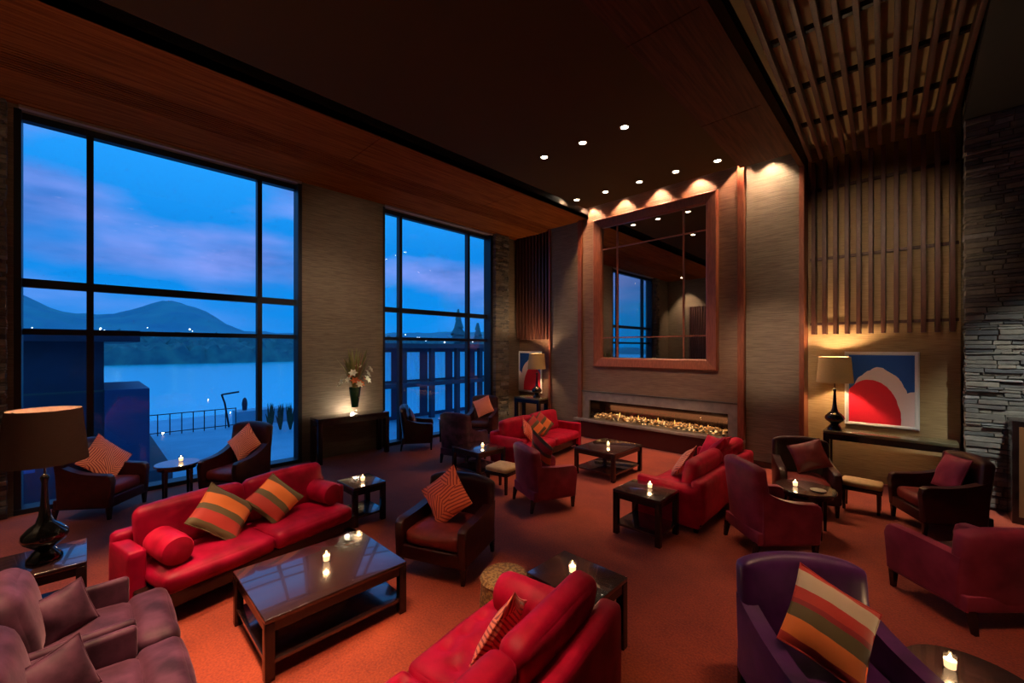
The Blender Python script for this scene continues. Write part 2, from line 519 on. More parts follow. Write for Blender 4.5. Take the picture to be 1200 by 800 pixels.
# window wall: piers, head, sill between openings
WIN = [(-0.75, 3.05, [0.0, 2.32], 1), (4.86, 8.42, [5.42, 7.62], 2)]
bm = bmesh.new()
box(bm, WX - .38, WX, -2.7, -0.75, 0, CZ + .4)
box(bm, WX - .38, WX, 3.05, 4.86, 0, CZ + .4)
box(bm, WX - .38, WX, 8.42, 10.0, 0, CZ + .4)
box(bm, WX - .38, WX, -0.75, 3.05, 5.74, CZ + .4)
box(bm, WX - .38, WX, 4.86, 8.42, 5.74, CZ + .4)
struct('wall_left', bm, taupe)

for (y0, y1, mull, k) in WIN:
    bm = bmesh.new()
    gx = WX - 0.22
    fw_ = 0.07
    z1 = 5.74
    box(bm, gx - .06, WX - .02, y0, y0 + fw_, 0, z1)
    box(bm, gx - .06, WX - .02, y1 - fw_, y1, 0, z1)
    box(bm, gx - .06, gx + .08, y0, y1, z1 - .10, z1)
    box(bm, gx - .06, WX + .01, y0, y1, 0.0, 0.07)
    for my in mull:
        box(bm, gx - .05, gx + .09, my - .04, my + .04, 0.07, z1 - .1)
    box(bm, gx - .05, gx + .08, y0 + fw_, y1 - fw_, 3.24, 3.36)
    box(bm, gx - .05, gx + .07, y0 + fw_, y1 - fw_, 2.55, 2.63)
    # reveal lining
    box(bm, WX - .14, WX + .004, y1 - fw_ - .005, y1, 0, z1)
    fr = struct('window_%d' % k, bm, blackmetal)
    ys = [y0 + fw_] + mull + [y1 - fw_]
    zs = [0.07, 2.59, 3.30, z1 - .1]
    for a, b in zip(ys, ys[1:]):
        for c, d in zip(zs, zs[1:]):
            link('window_pane', bx(gx - .004, gx + .004, a, b, c, d), winglass, fr, smooth=False)
    # pale blind rail above the glass
    struct('trim_%d' % k, bx(WX - .03, WX + .05, y0 + .05, y1 - .02, z1 - .005, z1 + .035), mat('pale_rail', (.30, .22, .17), .4))
    
# fireplace wall: core behind, breast panels
bm = bmesh.new()
box(bm, -9.4, 3.2, 9.72, 10.0, 0, CZ + .6)
struct('wall_back', bm, taupe)
bm = bmesh.new()          # flush side panels and the strip above the breast
box(bm, -7.46, -6.45, FY, 9.72, 0, CZ + .35)
struct('wall_panel_left', bm, taupe)
struct('wall_panel_right', bx(-2.40, -1.50, FY, 9.72, 0, CZ + .35), taupe)
bm = bmesh.new()
box(bm, -6.34, -2.51, FY - .03, 9.72, 1.21, CZ + .35)
struct('wall_breast', bm, taupepanel)
bm = bmesh.new()
for a, b in ((-6.44, -6.32), (-2.53, -2.41)):
    box(bm, a, b, FY - .10, FY + .1, 0, CZ + .35, .006)
box(bm, -1.50, -1.42, FY - .05, 9.72, 0, CZ, .004)
box(bm, -7.50, -7.44, FY - .04, 9.72, 0, CZ, .004)
struct('trim_3', bm, woodwarm)
bm = bmesh.new()
box(bm, -2.41, -1.5, FY - .02, FY, 0, .12)
box(bm, -7.44, -6.44, FY - .02, FY, 0, .12)
struct('baseboard_back', bm, darkwood)
# recess linings in ochre grasscloth
struct('wall_recess_right', bx(-1.42, 0.56, 9.60, 9.72, 0, CZ + .5), ochre)
struct('wall_recess_left', bx(-9.02, -7.5, 9.62, 9.72, 0, CZ), taupepanel)
struct('wall_right', bx(3.0, 3.2, -2.7, 10.0, 0, CZ + .6), taupe)
bm = bx(-9.4, 3.2, -2.7, -2.5, 0, CZ + .6)
struct('wall_rear', bm, taupe)

# stone piers, each laid from ledge stones
def stones(name, x0, x1, y0, y1, z0, z1, face, seed):
    rnd = random.Random(seed)
    bm = bmesh.new()
    if face == 'y':
        box(bm, x0 + .03, x1 - .03, y0 + .05, y1, z0, z1)
    else:
        box(bm, x0, x1 - .05, y0 + .02, y1 - .02, z0, z1)
    z = z0
    while z < z1:
        h = rnd.uniform(0.028, 0.085)
        h = min(h, z1 - z)
        if h < .01: break
        if face == 'y':
            x = x0 - rnd.uniform(0, .02)
            while x < x1:
                l = rnd.uniform(.12, .42)
                xe = min(x + l, x1 + .0)
                p = rnd.uniform(0, .05)
                vs = box(bm, x + .004, xe - .004, y0 - p, y0 + .25, z + .004, z + h - .004, .007)
                x = xe
                if x1 - x < .05: break
        else:
            y = y0
            while y < y1:
                l = rnd.uniform(.12, .4)
                ye = min(y + l, y1)
                p = rnd.uniform(0, .05)
                box(bm, x1 - .2, x1 + p, y + .004, ye - .004, z + .004, z + h - .004, .007)
                y = ye
                if y1 - y < .05: break
        z += h
    for v in bm.verts:
        v.co += noise.noise_vector(v.co * 9) * .012
    return struct(name, bm, stone)
stones('wall_pier_right', 0.58, 2.0, 9.15, 9.7, 0, CZ + .3, 'y', 3)
stones('wall_pier_left', WX - .1, WX + .10, 8.44, 9.02, 0, CZ, 'x', 5)
stones('wall_pier_near', WX - .1, WX + .08, -1.25, -0.80, 0, CZ, 'x', 6)

# ------------------------------------------------------------------ ceiling
bm = bmesh.new()
# soffit over the windows: boards with routed grooves between them
edges = [-9.4, -8.96, -8.90, -8.84, -8.78, -7.98]
x = -8.78
box(bm, -9.4, -8.96, -2.7, 9.72, CZ, CZ + .1)
for a, b in ((-8.94, -8.84), (-8.82, -7.95)):
    box(bm, a, b, -2.7, 9.72, CZ, CZ + .1)
x = -7.95
for i in range(9):
    box(bm, x + .026, x + .066, -2.7, 9.72, CZ, CZ + .1)
    x += .066
box(bm, x + .012, -6.14, -2.7, 3.30, CZ, CZ + .1)
box(bm, x + .012, -6.14, 3.315, 6.6, CZ, CZ + .1)
box(bm, x + .012, -6.14, 6.615, 9.72, CZ, CZ + .1)
struct('ceiling_soffit', bm, soffwood)
bm = bmesh.new()
box(bm, -5.74, -2.30, -2.7, 8.50, CZ, CZ + .12)
struct('ceiling', bm, ceilpaint)
bm = bmesh.new()
for a, b in ((-2.7, 1.9), (1.912, 4.2), (4.212, 6.5), (6.512, 8.50)):
    box(bm, -2.30, -1.50, a, b, CZ - .05, CZ + .12)
box(bm, -1.5, -1.42, -2.7, 9.6, CZ - .06, CZ + .2)
struct('ceiling_side', bm, sidewood)
bm = bmesh.new()
box(bm, -9.4, 3.2, -2.7, 10, CZ + .42, CZ + .6)
box(bm, -6.18, -6.14, -2.7, 9.7, CZ + .0, CZ + .42)
box(bm, -5.74, -5.70, -2.7, 8.5, CZ + .1, CZ + .42)
box(bm, -5.74, -1.5, 8.46, 8.5, CZ + .1, CZ + .42)
box(bm, 0.56, 3.1, -2.7, 9.7, CZ - .02, CZ + .1)
struct('ceiling_void', bm, darkpaint)
struct('ceiling_upper', bx(-1.42, 0.56, -2.5, 9.6, CZ + .36, CZ + .42), mat('ochre_ceiling_panel', (.30, .20, .09), .7))

# slatted screens
def slat_screen(label, x0, x1, n, y0, y1, z0, z1, bars):
    t = thing('slatted_screen', label, 'screen', ((x0 + x1) / 2, y1, z0))
    ox, oy, oz = t.location
    bm = bmesh.new()
    pitch = (x1 - x0) / n
    for i in range(n):
        xc = x0 + (i + .5) * pitch
        box(bm, xc - .03 - ox, xc + .03 - ox, y0 - oy, y1 - .06 - oy, 0, z1 - z0, .003)
    link('slats', bm, slatwood, t)
    for zb in bars:
        link('crossbar', bx(x0 - ox, x1 - ox, y1 - .05 - oy, y1 - .005 - oy, zb - oz, zb + .05 - oz), slatwood, t)
    return t
slat_screen('tall vertical slatted wood screen on the wall above the console with the lit lamp', -1.38, 0.54, 12, 9.32, 9.60, 2.61, CZ, (2.78, 4.0, 5.3))
slat_screen('narrow dark slatted wood screen in the far corner beside the second window', -8.95, -7.52, 11, 9.36, 9.62, 2.62, CZ, (2.78, 4.0, 5.3))
t = slat_screen('wooden slatted screen on the rear wall seen only in the big mirror', -8.7, -6.9, 16, 9.38, 9.62, 0.6, 4.4, (1.0, 2.6, 4.0))
t.location = (-7.0, -2.5, 0.6); t.rotation_euler = (0, 0, PI)

# ceiling lattice
t = thing('ceiling_lattice', 'open lattice of dark wood strips hung under the ceiling at upper right', 'lattice', (-1.40, 9.28, CZ), R(2.0))
n = 12
bm = bmesh.new()
for i in range(n):
    xx = 0.07 + i * (1.90 / n)
    box(bm, xx - .025, xx + .025, -9.0, -.03, 0.0, .13, .003)
link('lattice_strips', bm, slatwood, t)
for yy in (-1.25, -2.45, -3.65, -4.85, -6.05, -7.25):
    link('crossbar', bx(.0, 1.92, yy - .03, yy + .03, .14, .20), darkwood, t)

# ------------------------------------------------------------------ downlights
def downlight(x, y, z, label, size=0.055, power=DOWN, ang=75, seen=True, col=WARM, tgt=None, grp='recessed ceiling downlights', blend=0.6):
    t = thing('ceiling_downlight', label, 'downlight', (x, y, z), 0, grp)
    bm = bmesh.new()
    lathe(bm, [(size + .004, 0.004), (size + .028, 0.0), (size + .03, -.006), (size + .004, -.008), (size, 0.004)], seg=24, cap=False)
    link('trim_ring', bm, steel, t)
    link('lens', lt([(size, 0.0), (size, -.004)], seg=24), lampdisc if seen else lampdim, t)
    L = bpy.data.lights.new('downlight_beam', 'SPOT')
    L.energy = power; L.color = col; L.spot_size = R(ang); L.spot_blend = blend; L.shadow_soft_size = 0.05
    lo_ = bpy.data.objects.new('downlight_beam', L)
    C.objects.link(lo_); lo_.parent = t; lo_.location = (0, 0, -.03)
    if tgt:
        d = Vector(tgt) - Vector((x, y, z))
        lo_.rotation_euler = d.to_track_quat('-Z', 'Y').to_euler()
    return t

downs = [((-4.72, 5.68), 'ceiling downlight nearest the window soffit in the three-lamp row'),
         ((-3.93, 5.73), 'ceiling downlight in the middle of the three-lamp row'),
         ((-3.19, 5.78), 'ceiling downlight highest in view, right end of the three-lamp row'),
         ((-5.54, 7.84), 'leftmost ceiling downlight of the row close to the fireplace'),
         ((-4.81, 7.88), 'small dim ceiling downlight second from left near the fireplace'),
         ((-4.02, 7.90), 'middle ceiling downlight of the row near the fireplace'),
         ((-3.28, 7.93), 'brightest ceiling downlight, fourth in the row near the fireplace'),
         ((-2.54, 8.00), 'rightmost ceiling downlight of the row near the fireplace')]
for i, ((x, y), lb) in enumerate(downs):
    downlight(x, y, CZ, lb, power=DOWN * (.1 if i == 4 else (.38 if i in (1, 5, 6) else .18)), ang=42)
downlight(-3.3, 1.3, CZ, 'added unseen lamp aimed at the wall above the flowers, left one', power=DOWN * 1.6, ang=34, blend=1.0, tgt=(WX, 3.7, 2.8), col=(1, .74, .52), seen=False, grp='added unseen wall washers')  # lamps added out of view to brighten the wall between the windows
downlight(-3.0, 1.6, CZ, 'added unseen lamp aimed at the wall above the flowers, right one', power=DOWN * .8, ang=34, blend=1.0, tgt=(WX, 4.3, 4.2), col=(1, .74, .52), seen=False, grp='added unseen wall washers')
downlight(-2.7, 1.4, CZ, 'added unseen lamp aimed at the stone pier in the far left corner', power=DOWN * 2.2, ang=16, blend=1.0, tgt=(-9, 8.9, 2.7), col=(1, .74, .52), seen=False, grp='added unseen wall washers')  # lamp added out of view to brighten the far pier
downlight(1.5, 6.4, CZ - .02, 'recessed lamp aimed at the stone pier at the right edge', power=DOWN * 2.4, ang=34, blend=1.0, tgt=(1.3, 9.2, .9), col=(.90, .96, .88), seen=False, grp=None)
for (x, y, p, a, tg, lb) in [(-1.2, 3.0, 3.6, 17, (-1.95, 9.2, 2.4), 'added unseen spot aimed at the pale panel right of the mirror'),  # spots added out of view to brighten single surfaces and seats
                             (-1.6, 3.2, 2.4, 34, (-4.4, 9.2, 1.8), 'added unseen spot aimed at the chimney breast'),
                             (-.5, 3.2, 1.2, 30, (-.45, 9.4, 3.9), 'added unseen spot aimed at the slatted screen above the console'),
                             (-.2, 3.0, .8, 12, (-.385, 9.5, 1.65), 'added unseen spot aimed at the right-hand picture'),
                             (-3.2, .9, 1.1, 13, (-8.35, .12, .75), 'added unseen spot aimed at the armchair behind the big lamp'),
                             (-3.1, 1.2, 1.1, 12, (-7.8, 1.6, .85), 'added unseen spot aimed at the armchair in the middle of the big window'),
                             (-2.6, 2.0, 1.6, 10, (-8.0, 7.2, .85), 'added unseen spot aimed at the far window armchair')]:
    downlight(x, y, CZ - (.05 if x > -2.3 else 0), lb, power=DOWN * p, ang=a, blend=1.0, tgt=tg, col=(1, .72, .48), seen=False, grp=None)
for i, x in enumerate((-8.0, -6.2, -4.6)):  # lamps added so the rear wall shows lit in the mirror
    downlight(x, -1.7, CZ, ['added lamp over the rear wall nearest the windows', 'middle added lamp over the rear wall', 'added lamp over the rear wall farthest from the windows'][i], power=DOWN * .8, ang=70, tgt=(x, -2.5, 3), col=(1, .74, .48), grp='added rear wall washers')
# lamps in the ceiling beyond the frame, over the near seats
for (x, y, p, a, tg) in [(-4.75, 0.7, 1.4, 42, None), (-3.5, 0.3, 2.6, 38, (-3.5, .3, 0)), (-3.0, 1.9, .7, 34, (-2.9, 1.9, 0)), (-2.1, 0.5, 1.7, 38, (-2.3, .9, 0)), (-1.6, 2.2, .22, 30, None),
                         (-0.9, 3.3, .18, 50, (-.9, 4.8, 0)), (0.9, 3.3, .55, 42, (.35, 4.1, 0)), (.3, 2.9, .5, 24, (-.7, 3.4, .9)), (-4.6, -.5, .8, 44, (-3.7, 0.0, .5))]:
    downlight(x, y, CZ - (.02 if x > .5 else .05 if x > -2.3 else 0), 'recessed downlight above the near seats, the one over ' + {(-4.75, .7): 'the window-side sofa', (-3.5, .3): 'the near end of the coffee table', (-3.0, 1.9): 'the far end of the coffee table', (-2.1, .5): 'the foreground red sofa', (-1.6, 2.2): 'the table behind the foreground sofa', (-.9, 3.3): 'the open carpet in the middle', (.9, 3.3): 'the round table at lower right', (.3, 2.9): 'the purple armchair', (-4.6, -.5): 'the mauve lounge chairs'}[(x, y)], power=DOWN * p, ang=a, tgt=tg, seen=False, grp='downlights above the near seats')
# wall washers hidden up in the slot in front of the chimney breast
for i, x in enumerate((-6.0, -5.1, -4.2, -3.3, -2.45)):
    downlight(x, FY - .20, CZ + .40, ['first', 'second', 'third', 'fourth', 'fifth'][i] + ' small wall washer from the left in the dark slot over the mirror', size=.03, power=150, ang=95, grp='wall washers in the slot', tgt=(x, FY - .05, 3.5), col=(1, .55, .33), blend=.3)
downlight(-1.95, FY - .22, CZ + .40, 'added wall washer lamp in the slot over the pale panel right of the mirror', size=.03, power=230, ang=90, grp='wall washers in the slot', tgt=(-1.95, FY - .02, 2.5), col=(1, .74, .45))  # washer added to brighten the pale panel
downlight(-6.03, 8.0, CZ + .30, 'angled lamp at the far end of the dark ceiling slot', size=.05, power=200, ang=80, grp=None, tgt=(-6.6, 9.0, 4.4))

# ------------------------------------------------------------------ fireplace and mirror
t = thing('fireplace', 'long letterbox fireplace with glowing pebbles behind a glass front', 'fireplace', (-4.43, FY, 0))
ox = -4.43
bm = bmesh.new()
box(bm, -6.32 - ox, -2.53 - ox, -.05, 0.3, .99, 1.21)
box(bm, -6.32 - ox, -6.12 - ox, -.05, 0.3, .50, .99)
box(bm, -2.72 - ox, -2.53 - ox, -.05, 0.3, .50, .99)
link('surround', bm, stonegrey, t)
link('mantel_lip', bx(-6.36 - ox, -2.49 - ox, -.09, -.03, 1.20, 1.235), steel, t)
bm = bmesh.new()
box(bm, -6.12 - ox, -2.72 - ox, .42, .45, .5, .99)
box(bm, -6.12 - ox, -6.10 - ox, .02, .42, .5, .99)
box(bm, -2.74 - ox, -2.72 - ox, .02, .42, .5, .99)
box(bm, -6.12 - ox, -2.72 - ox, .02, .42, .97, .99)
link('firebox', bm, mat('polished_black_steel', (.02, .012, .012), .15, metal=.6), t)
bm = bx(-6.50 - ox, -2.40 - ox, -.22, -.002, .44, .50, .006)
box(bm, -6.42 - ox, -2.44 - ox, -.01, .45, .44, .50)
link('hearth_slab', bm, stonegrey, t)
link('hearth_base', bx(-6.42 - ox, -2.46 - ox, -.10, .45, 0, .44), mat('dark_red_reflection', (.05, .008, .008), .25), t)  # dark front with the red reflection put into its colour
link('glass_front', bx(-6.12 - ox, -2.72 - ox, -.01, 0.0, .50, .86), clearglass, t)
def embers_mat():
    m = bpy.data.materials.new('glowing_pebbles')
    m.use_nodes = True
    tt = m.node_tree
    b = tt.nodes['Principled BSDF']
    b.inputs['Base Color'].default_value = (.12, .09, .06, 1); b.inputs['Roughness'].default_value = .4
    g = tt.nodes.new('ShaderNodeNewGeometry'); r = tt.nodes.new('ShaderNodeValToRGB')
    r.color_ramp.elements[0].position = .62; r.color_ramp.elements[0].color = (.0, .0, .0, 1)
    r.color_ramp.elements[1].position = 1.0; r.color_ramp.elements[1].color = (1, .60, .24, 1)
    q = r.color_ramp.elements.new(.82); q.color = (.30, .09, .012, 1)
    tt.links.new(g.outputs['Random Per Island'], r.inputs['Fac']); tt.links.new(r.outputs[0], b.inputs['Emission Color'])
    b.inputs['Emission Strength'].default_value = 1.9
    return m
bm = bmesh.new()
rnd = random.Random(4)
for i in range(620):
    rr = rnd.uniform(.018, .038)
    x = rnd.uniform(-6.02, -2.82) - ox; y = rnd.uniform(.03, .36); z = .50 + rr * .7 + .10 * max(0, 1 - abs((y - .2) / .2)) * rnd.random() + (y * .12)
    bmesh.ops.create_icosphere(bm, subdivisions=1, radius=rr, matrix=Matrix.Translation((x, y, z)) @ Matrix.Rotation(rnd.random() * 6, 4, 'X') @ Matrix.Diagonal((1.2, 1, .75, 1)))
o = link('pebble_bed', bm, embers_mat(), t); o['kind'] = 'stuff'
bm = bmesh.new()
for i in range(12):
    x = rnd.uniform(-5.7, -3.0) - ox; h = rnd.uniform(.06, .13)
    prof = [(.002, 0), (.016, h * .25), (.012, h * .55), (.001, h)]
    lathe(bm, prof, seg=8, cx=x, cy=rnd.uniform(.12, .3), cz=.58, cap=False)
o = link('flames', bm, emis('gas_flame', (1, .42, .1), 2.2), t); o['kind'] = 'stuff'
L = bpy.data.lights.new('fire_glow', 'AREA'); L.shape = 'RECTANGLE'; L.size = 3.0; L.size_y = .15; L.energy = 10; L.color = (1, .4, .14)
lo_ = bpy.data.objects.new('fire_glow', L); C.objects.link(lo_); lo_.parent = t; lo_.location = (0, .1, .72); lo_.rotation_euler = (R(75), 0, 0)

t = thing('wall_mirror', 'large square wall mirror in a broad wooden frame above the fireplace', 'mirror', (-4.41, FY - .03, 1.88))
ox, oz = -4.41, 1.88
X0, X1, Z0, Z1 = -5.71, -3.11, 2.16, 5.37
OX0, OX1, OZ0, OZ1 = -5.92, -2.90, 1.88, 5.66
def framebm(x0, x1, z0, z1, wd, yf, yb, slope=.03):
    bm = bmesh.new()
    prof = [(0, yb), (0, yf + .02), (.02, yf), (wd - .03, yf + slope), (wd, yf + slope + .03), (wd, yb)]
    cs = [(x0, z0, 1, 1), (x1, z0, -1, 1), (x1, z1, -1, -1), (x0, z1, 1, -1)]
    rings = [[bm.verts.new((cx + sx * a, y, cz + sz * a)) for a, y in prof] for cx, cz, sx, sz in cs]
    for i in range(4):
        a, b = rings[i], rings[(i + 1) % 4]
        for k in range(len(prof)):
            k2 = (k + 1) % len(prof)
            bm.faces.new((a[k], b[k], b[k2], a[k2]))
    return bm
link('mirror_frame', framebm(OX0 - ox, OX1 - ox, 0, OZ1 - oz, .235, -.14, 0), woodwarm, t, smooth=False)
link('mirror_glass', bx(X0 - ox - .03, X1 - ox + .03, -.035, -.02, Z0 - oz - .04, Z1 - oz + .08), mirrorm, t, smooth=False)
for xb in (-5.26, -3.62):
    link('glazing_bar', bx(xb - .018 - ox, xb + .018 - ox, -.055, -.035, Z0 - oz - .03, Z1 - oz + .06), woodwarm, t)
for zb in (2.62, 4.88):
    link('glazing_bar', bx(X0 - ox, X1 - ox, -.053, -.033, zb - .015 - oz, zb + .015 - oz), woodwarm, t)

# ------------------------------------------------------------------ candles
candle_src = None
def candle(x, y, z, label):
    global candle_src
    if candle_src is None:
        t = thing('votive_candle', label, 'candle', (x, y, z), 0, 'lit votive candles on the tables')
        link('glass_cup', lt([(.026, 0), (.030, .003), (.034, .085), (.031, .085), (.027, .01), (.002, .009)], seg=24, cap=False), clearglass, t)
        link('wax', lt([(.003, .010), (.025, .011), (.028, .055), (.003, .056)], seg=20), waxm, t)
        link('flame', lt([(.002, .056), (.008, .064), (.007, .075), (.001, .092)], seg=10), flamem, t)
        L = bpy.data.lights.new('candle_glow', 'POINT'); L.energy = 2.5; L.color = (1, .6, .28); L.shadow_soft_size = .02
        lo2 = bpy.data.objects.new('candle_glow', L); C.objects.link(lo2); lo2.parent = t; lo2.location = (0, 0, .115)
        candle_src = t
        return t
    r = candle_src.copy(); C.objects.link(r); r.location = (x, y, z); r['label'] = label
    for ch in list(candle_src.children):
        c = ch.copy(); C.objects.link(c); c.parent = r
    return r

# ------------------------------------------------------------------ tables
def table(name, label, cx, cy, sx, sy, h, rz=0, shelf=True, drawer=False, top=None, leg=.065, cat='table', grp=None, toph=.035, over=.0, apron=.07, shelfz=.14):
    t = thing(name, label, cat, (cx, cy, 0), rz, grp)
    hx, hy = sx / 2, sy / 2
    link('tabletop', bx(-hx, hx, -hy, hy, h - toph, h, .005), top or tabletop, t)
    k = leg
    ix, iy = hx - over, hy - over
    for sxx in (-1, 1):
        for syy in (-1, 1):
            a, b = sorted((sxx * ix, sxx * (ix - k)))
            c, d = sorted((syy * iy, syy * (iy - k)))
            link('leg', bx(a, b, c, d, 0, h - toph, .004), darkwood, t)
    bm = bmesh.new()
    box(bm, -ix + .01, ix - .01, iy - .03, iy - .008, h - toph - apron, h - toph)
    box(bm, -ix + .01, ix - .01, -iy + .008, -iy + .03, h - toph - apron, h - toph)
    box(bm, ix - .03, ix - .008, -iy + .03, iy - .03, h - toph - apron, h - toph)
    box(bm, -ix + .008, -ix + .03, -iy + .03, iy - .03, h - toph - apron, h - toph)
    link('apron', bm, darkwood, t)
    if shelf:
        link('shelf', bx(-ix + .015, ix - .015, -iy + .015, iy - .015, shelfz - .03, shelfz, .003), tabletop, t)
    return t

table('coffee_table', 'large low dark wood coffee table with lower shelf between the near red sofas', -3.69, 1.41, .92, 1.12, .45, shelf=True)
candle(-3.74, 1.47, .45, 'lit votive candle on the large coffee table in the foreground')
table('coffee_table', 'square dark coffee table with a candle in front of the fireplace', -4.13, 6.88, .84, 1.05, .50, shelf=True)
candle(-4.12, 6.85, .50, 'lit votive candle on the table in front of the fireplace')
table('lamp_table', 'low wooden side table under the big brown-shaded lamp at left', -5.31, -.33, .62, .62, .55)
table('side_table', 'small square side table with a candle at the right end of the window-side sofa', -5.46, 2.62, .52, .46, .52)
candle(-5.42, 2.62, .52, 'lit votive candle on the small table at the end of the window-side sofa')
table('side_table', 'dark side table with a candle behind the foreground red sofa', -1.91, 2.70, .62, .50, .55)
candle(-1.95, 2.70, .55, 'lit votive candle behind the foreground red sofa')
table('side_table', 'tall dark cube side table with a candle before the right-hand red sofa', -2.42, 4.93, .62, .56, .56)
candle(-2.40, 5.0, .56, 'lit votive candle on the cube table in the middle of the room')
table('side_table', 'dark side table with a candle left of the far red sofa', -5.86, 5.12, .76, .68, .50)
candle(-5.75, 5.12, .50, 'lit votive candle on the table at the left end of the far sofa')

def round_table(label, cx, cy, r, h, ped=False):
    t = thing('round_table', label, 'table', (cx, cy, 0))
    link('tabletop', lt([(.01, h - .03), (r - .01, h - .03), (r, h - .022), (r, h - .008), (r - .008, h), (.01, h)], seg=48), tabletop, t)
    if ped:
        link('pedestal', lt([(.2, 0), (.2, .02), (.05, .04), (.035, .1), (.035, h - .08), (.10, h - .03)], seg=24), darkwood, t)
    else:
        for k in range(4):
            a = PI / 4 + k * PI / 2
            link('leg', leg_bm(math.cos(a) * (r - .07), math.sin(a) * (r - .07), h - .03, .045, .03), darkwood, t)
        link('apron', lt([(r - .05, h - .08), (r - .04, h - .08), (r - .04, h - .03), (r - .05, h - .03)], seg=32, cap=False), darkwood, t)
    return t
round_table('small round side table with a candle between the two armchairs at the big window', -8.05, .93, .28, .60)
candle(-8.10, .98, .60, 'lit votive candle between the armchairs at the big window')
round_table('small round table with a candle between the armchairs at the second window', -8.35, 6.25, .24, .60)
candle(-8.30, 6.22, .60, 'lit votive candle between the armchairs at the second window')
round_table('small round table with a candle and a saucer between the right-hand armchairs', -.98, 6.42, .33, .56)
candle(-1.08, 6.38, .56, 'lit votive candle on the small round table right of the fireplace sofa')
setp(link('saucer', lt([(.02, 0), (.07, .006), (.085, .012), (.02, .010)], seg=24), mat('grey_glaze', (.3, .28, .22), .3), loc=(-.84, 6.38, .56)), 'pale saucer on the small round table beside its candle', 'saucer')
round_table('dark polished round table with a candle in the bottom right corner', .25, 3.42, .30, .50, True)
candle(.16, 3.46, .50, 'lit votive candle on the round table in the bottom right corner')

# consoles
def console(label, cx, cy, w_, d_, h, rz, top):
    t = table('console_table', label, cx, cy, w_, d_, h, rz, shelf=False, top=top, leg=.09, toph=.05, apron=.10)
    return t
console('long dark console table under the flowers between the two windows', -8.72, 3.96, .44, 1.56, .92, 0, tabletop)
console('long dark console table under the red and blue picture at right', -.30, 9.18, 1.62, .44, .92, 0, olive)
console('dark console table in the far corner beside the second window', -8.0, 9.02, .96, .42, .92, 0, olive)

# ------------------------------------------------------------------ lamps
def lamp(label, x, y, z, shadem, power, cat='lamp'):
    t = thing('table_lamp', label, cat, (x, y, z))
    prof = [(.085, 0), (.11, .006), (.108, .03), (.075, .075), (.055, .10), (.085, .125), (.13, .165), (.145, .20), (.135, .24), (.095, .285),
            (.055, .32), (.038, .38), (.028, .46), (.022, .56), (.020, .66), (.030, .70), (.02, .72), (.008, .73), (.008, 1.12), (.015, 1.13)]
    link('lamp_base', lt(prof, seg=40), black, t)
    bm = bmesh.new()
    rb, rt_ = .265, .225
    z0, z1 = .83, 1.28
    lathe(bm, [(rb, z0), (rt_, z1), (rt_ - .006, z1), (rb - .006, z0), (rb, z0)], seg=48, cap=False)
    link('lamp_shade', bm, shadem, t)
    link('bulb', lt([(.005, .92), (.03, .95), (.042, 1.0), (.03, 1.04), (.01, 1.06)], seg=16), bulbm, t)
    bm = bmesh.new()
    for k in range(3):
        a = k * 2 * PI / 3
        tube(bm, [(0, 0, 1.13), (math.cos(a) * (rt_ - .003), math.sin(a) * (rt_ - .003), 1.265)], .003, 6)
    link('shade_spider', bm, steel, t)
    L = bpy.data.lights.new('bulb_light', 'POINT'); L.energy = power; L.color = (1, .66, .36); L.shadow_soft_size = .05
    lo2 = bpy.data.objects.new('bulb_light', L); C.objects.link(lo2); lo2.parent = t; lo2.location = (0, 0, 1.12)
    return t
lamp('large black gourd lamp with brown drum shade on the side table at far left', -5.30, -.27, .55, shadebrown, 60)
lamp('black gourd lamp with lit tan shade on the console beside the right-hand picture', -.97, 9.16, .92, shadetan, 120)
lamp('black gourd lamp with lit tan shade in the far left corner', -7.80, 9.05, .92, shadetan, 120)

# ------------------------------------------------------------------ pictures
def picture(label, cx, y, z0, z1, wd, flip):
    t = thing('framed_picture', label, 'picture', (cx, y, z0))
    h = z1 - z0
    link('picture_frame', framebm(-wd / 2, wd / 2, 0, h, .075, -.03, 0, .004), whitepaint, t, smooth=False)
    o = link('canvas', bx(-wd / 2 + .06, wd / 2 - .06, -.016, -.006, -h / 2 + .06, h / 2 - .06), art('abstract_print_%d' % flip, flip), t, smooth=False)
    o.location = (0, 0, h / 2)
    return t
picture('white framed abstract picture of a red dome on blue, beside the right-hand lamp', -.385, 9.58, .98, 2.29, .97, 0)
picture('white framed abstract picture of red on blue in the far left corner', -8.55, 9.60, .98, 2.26, .97, 1)

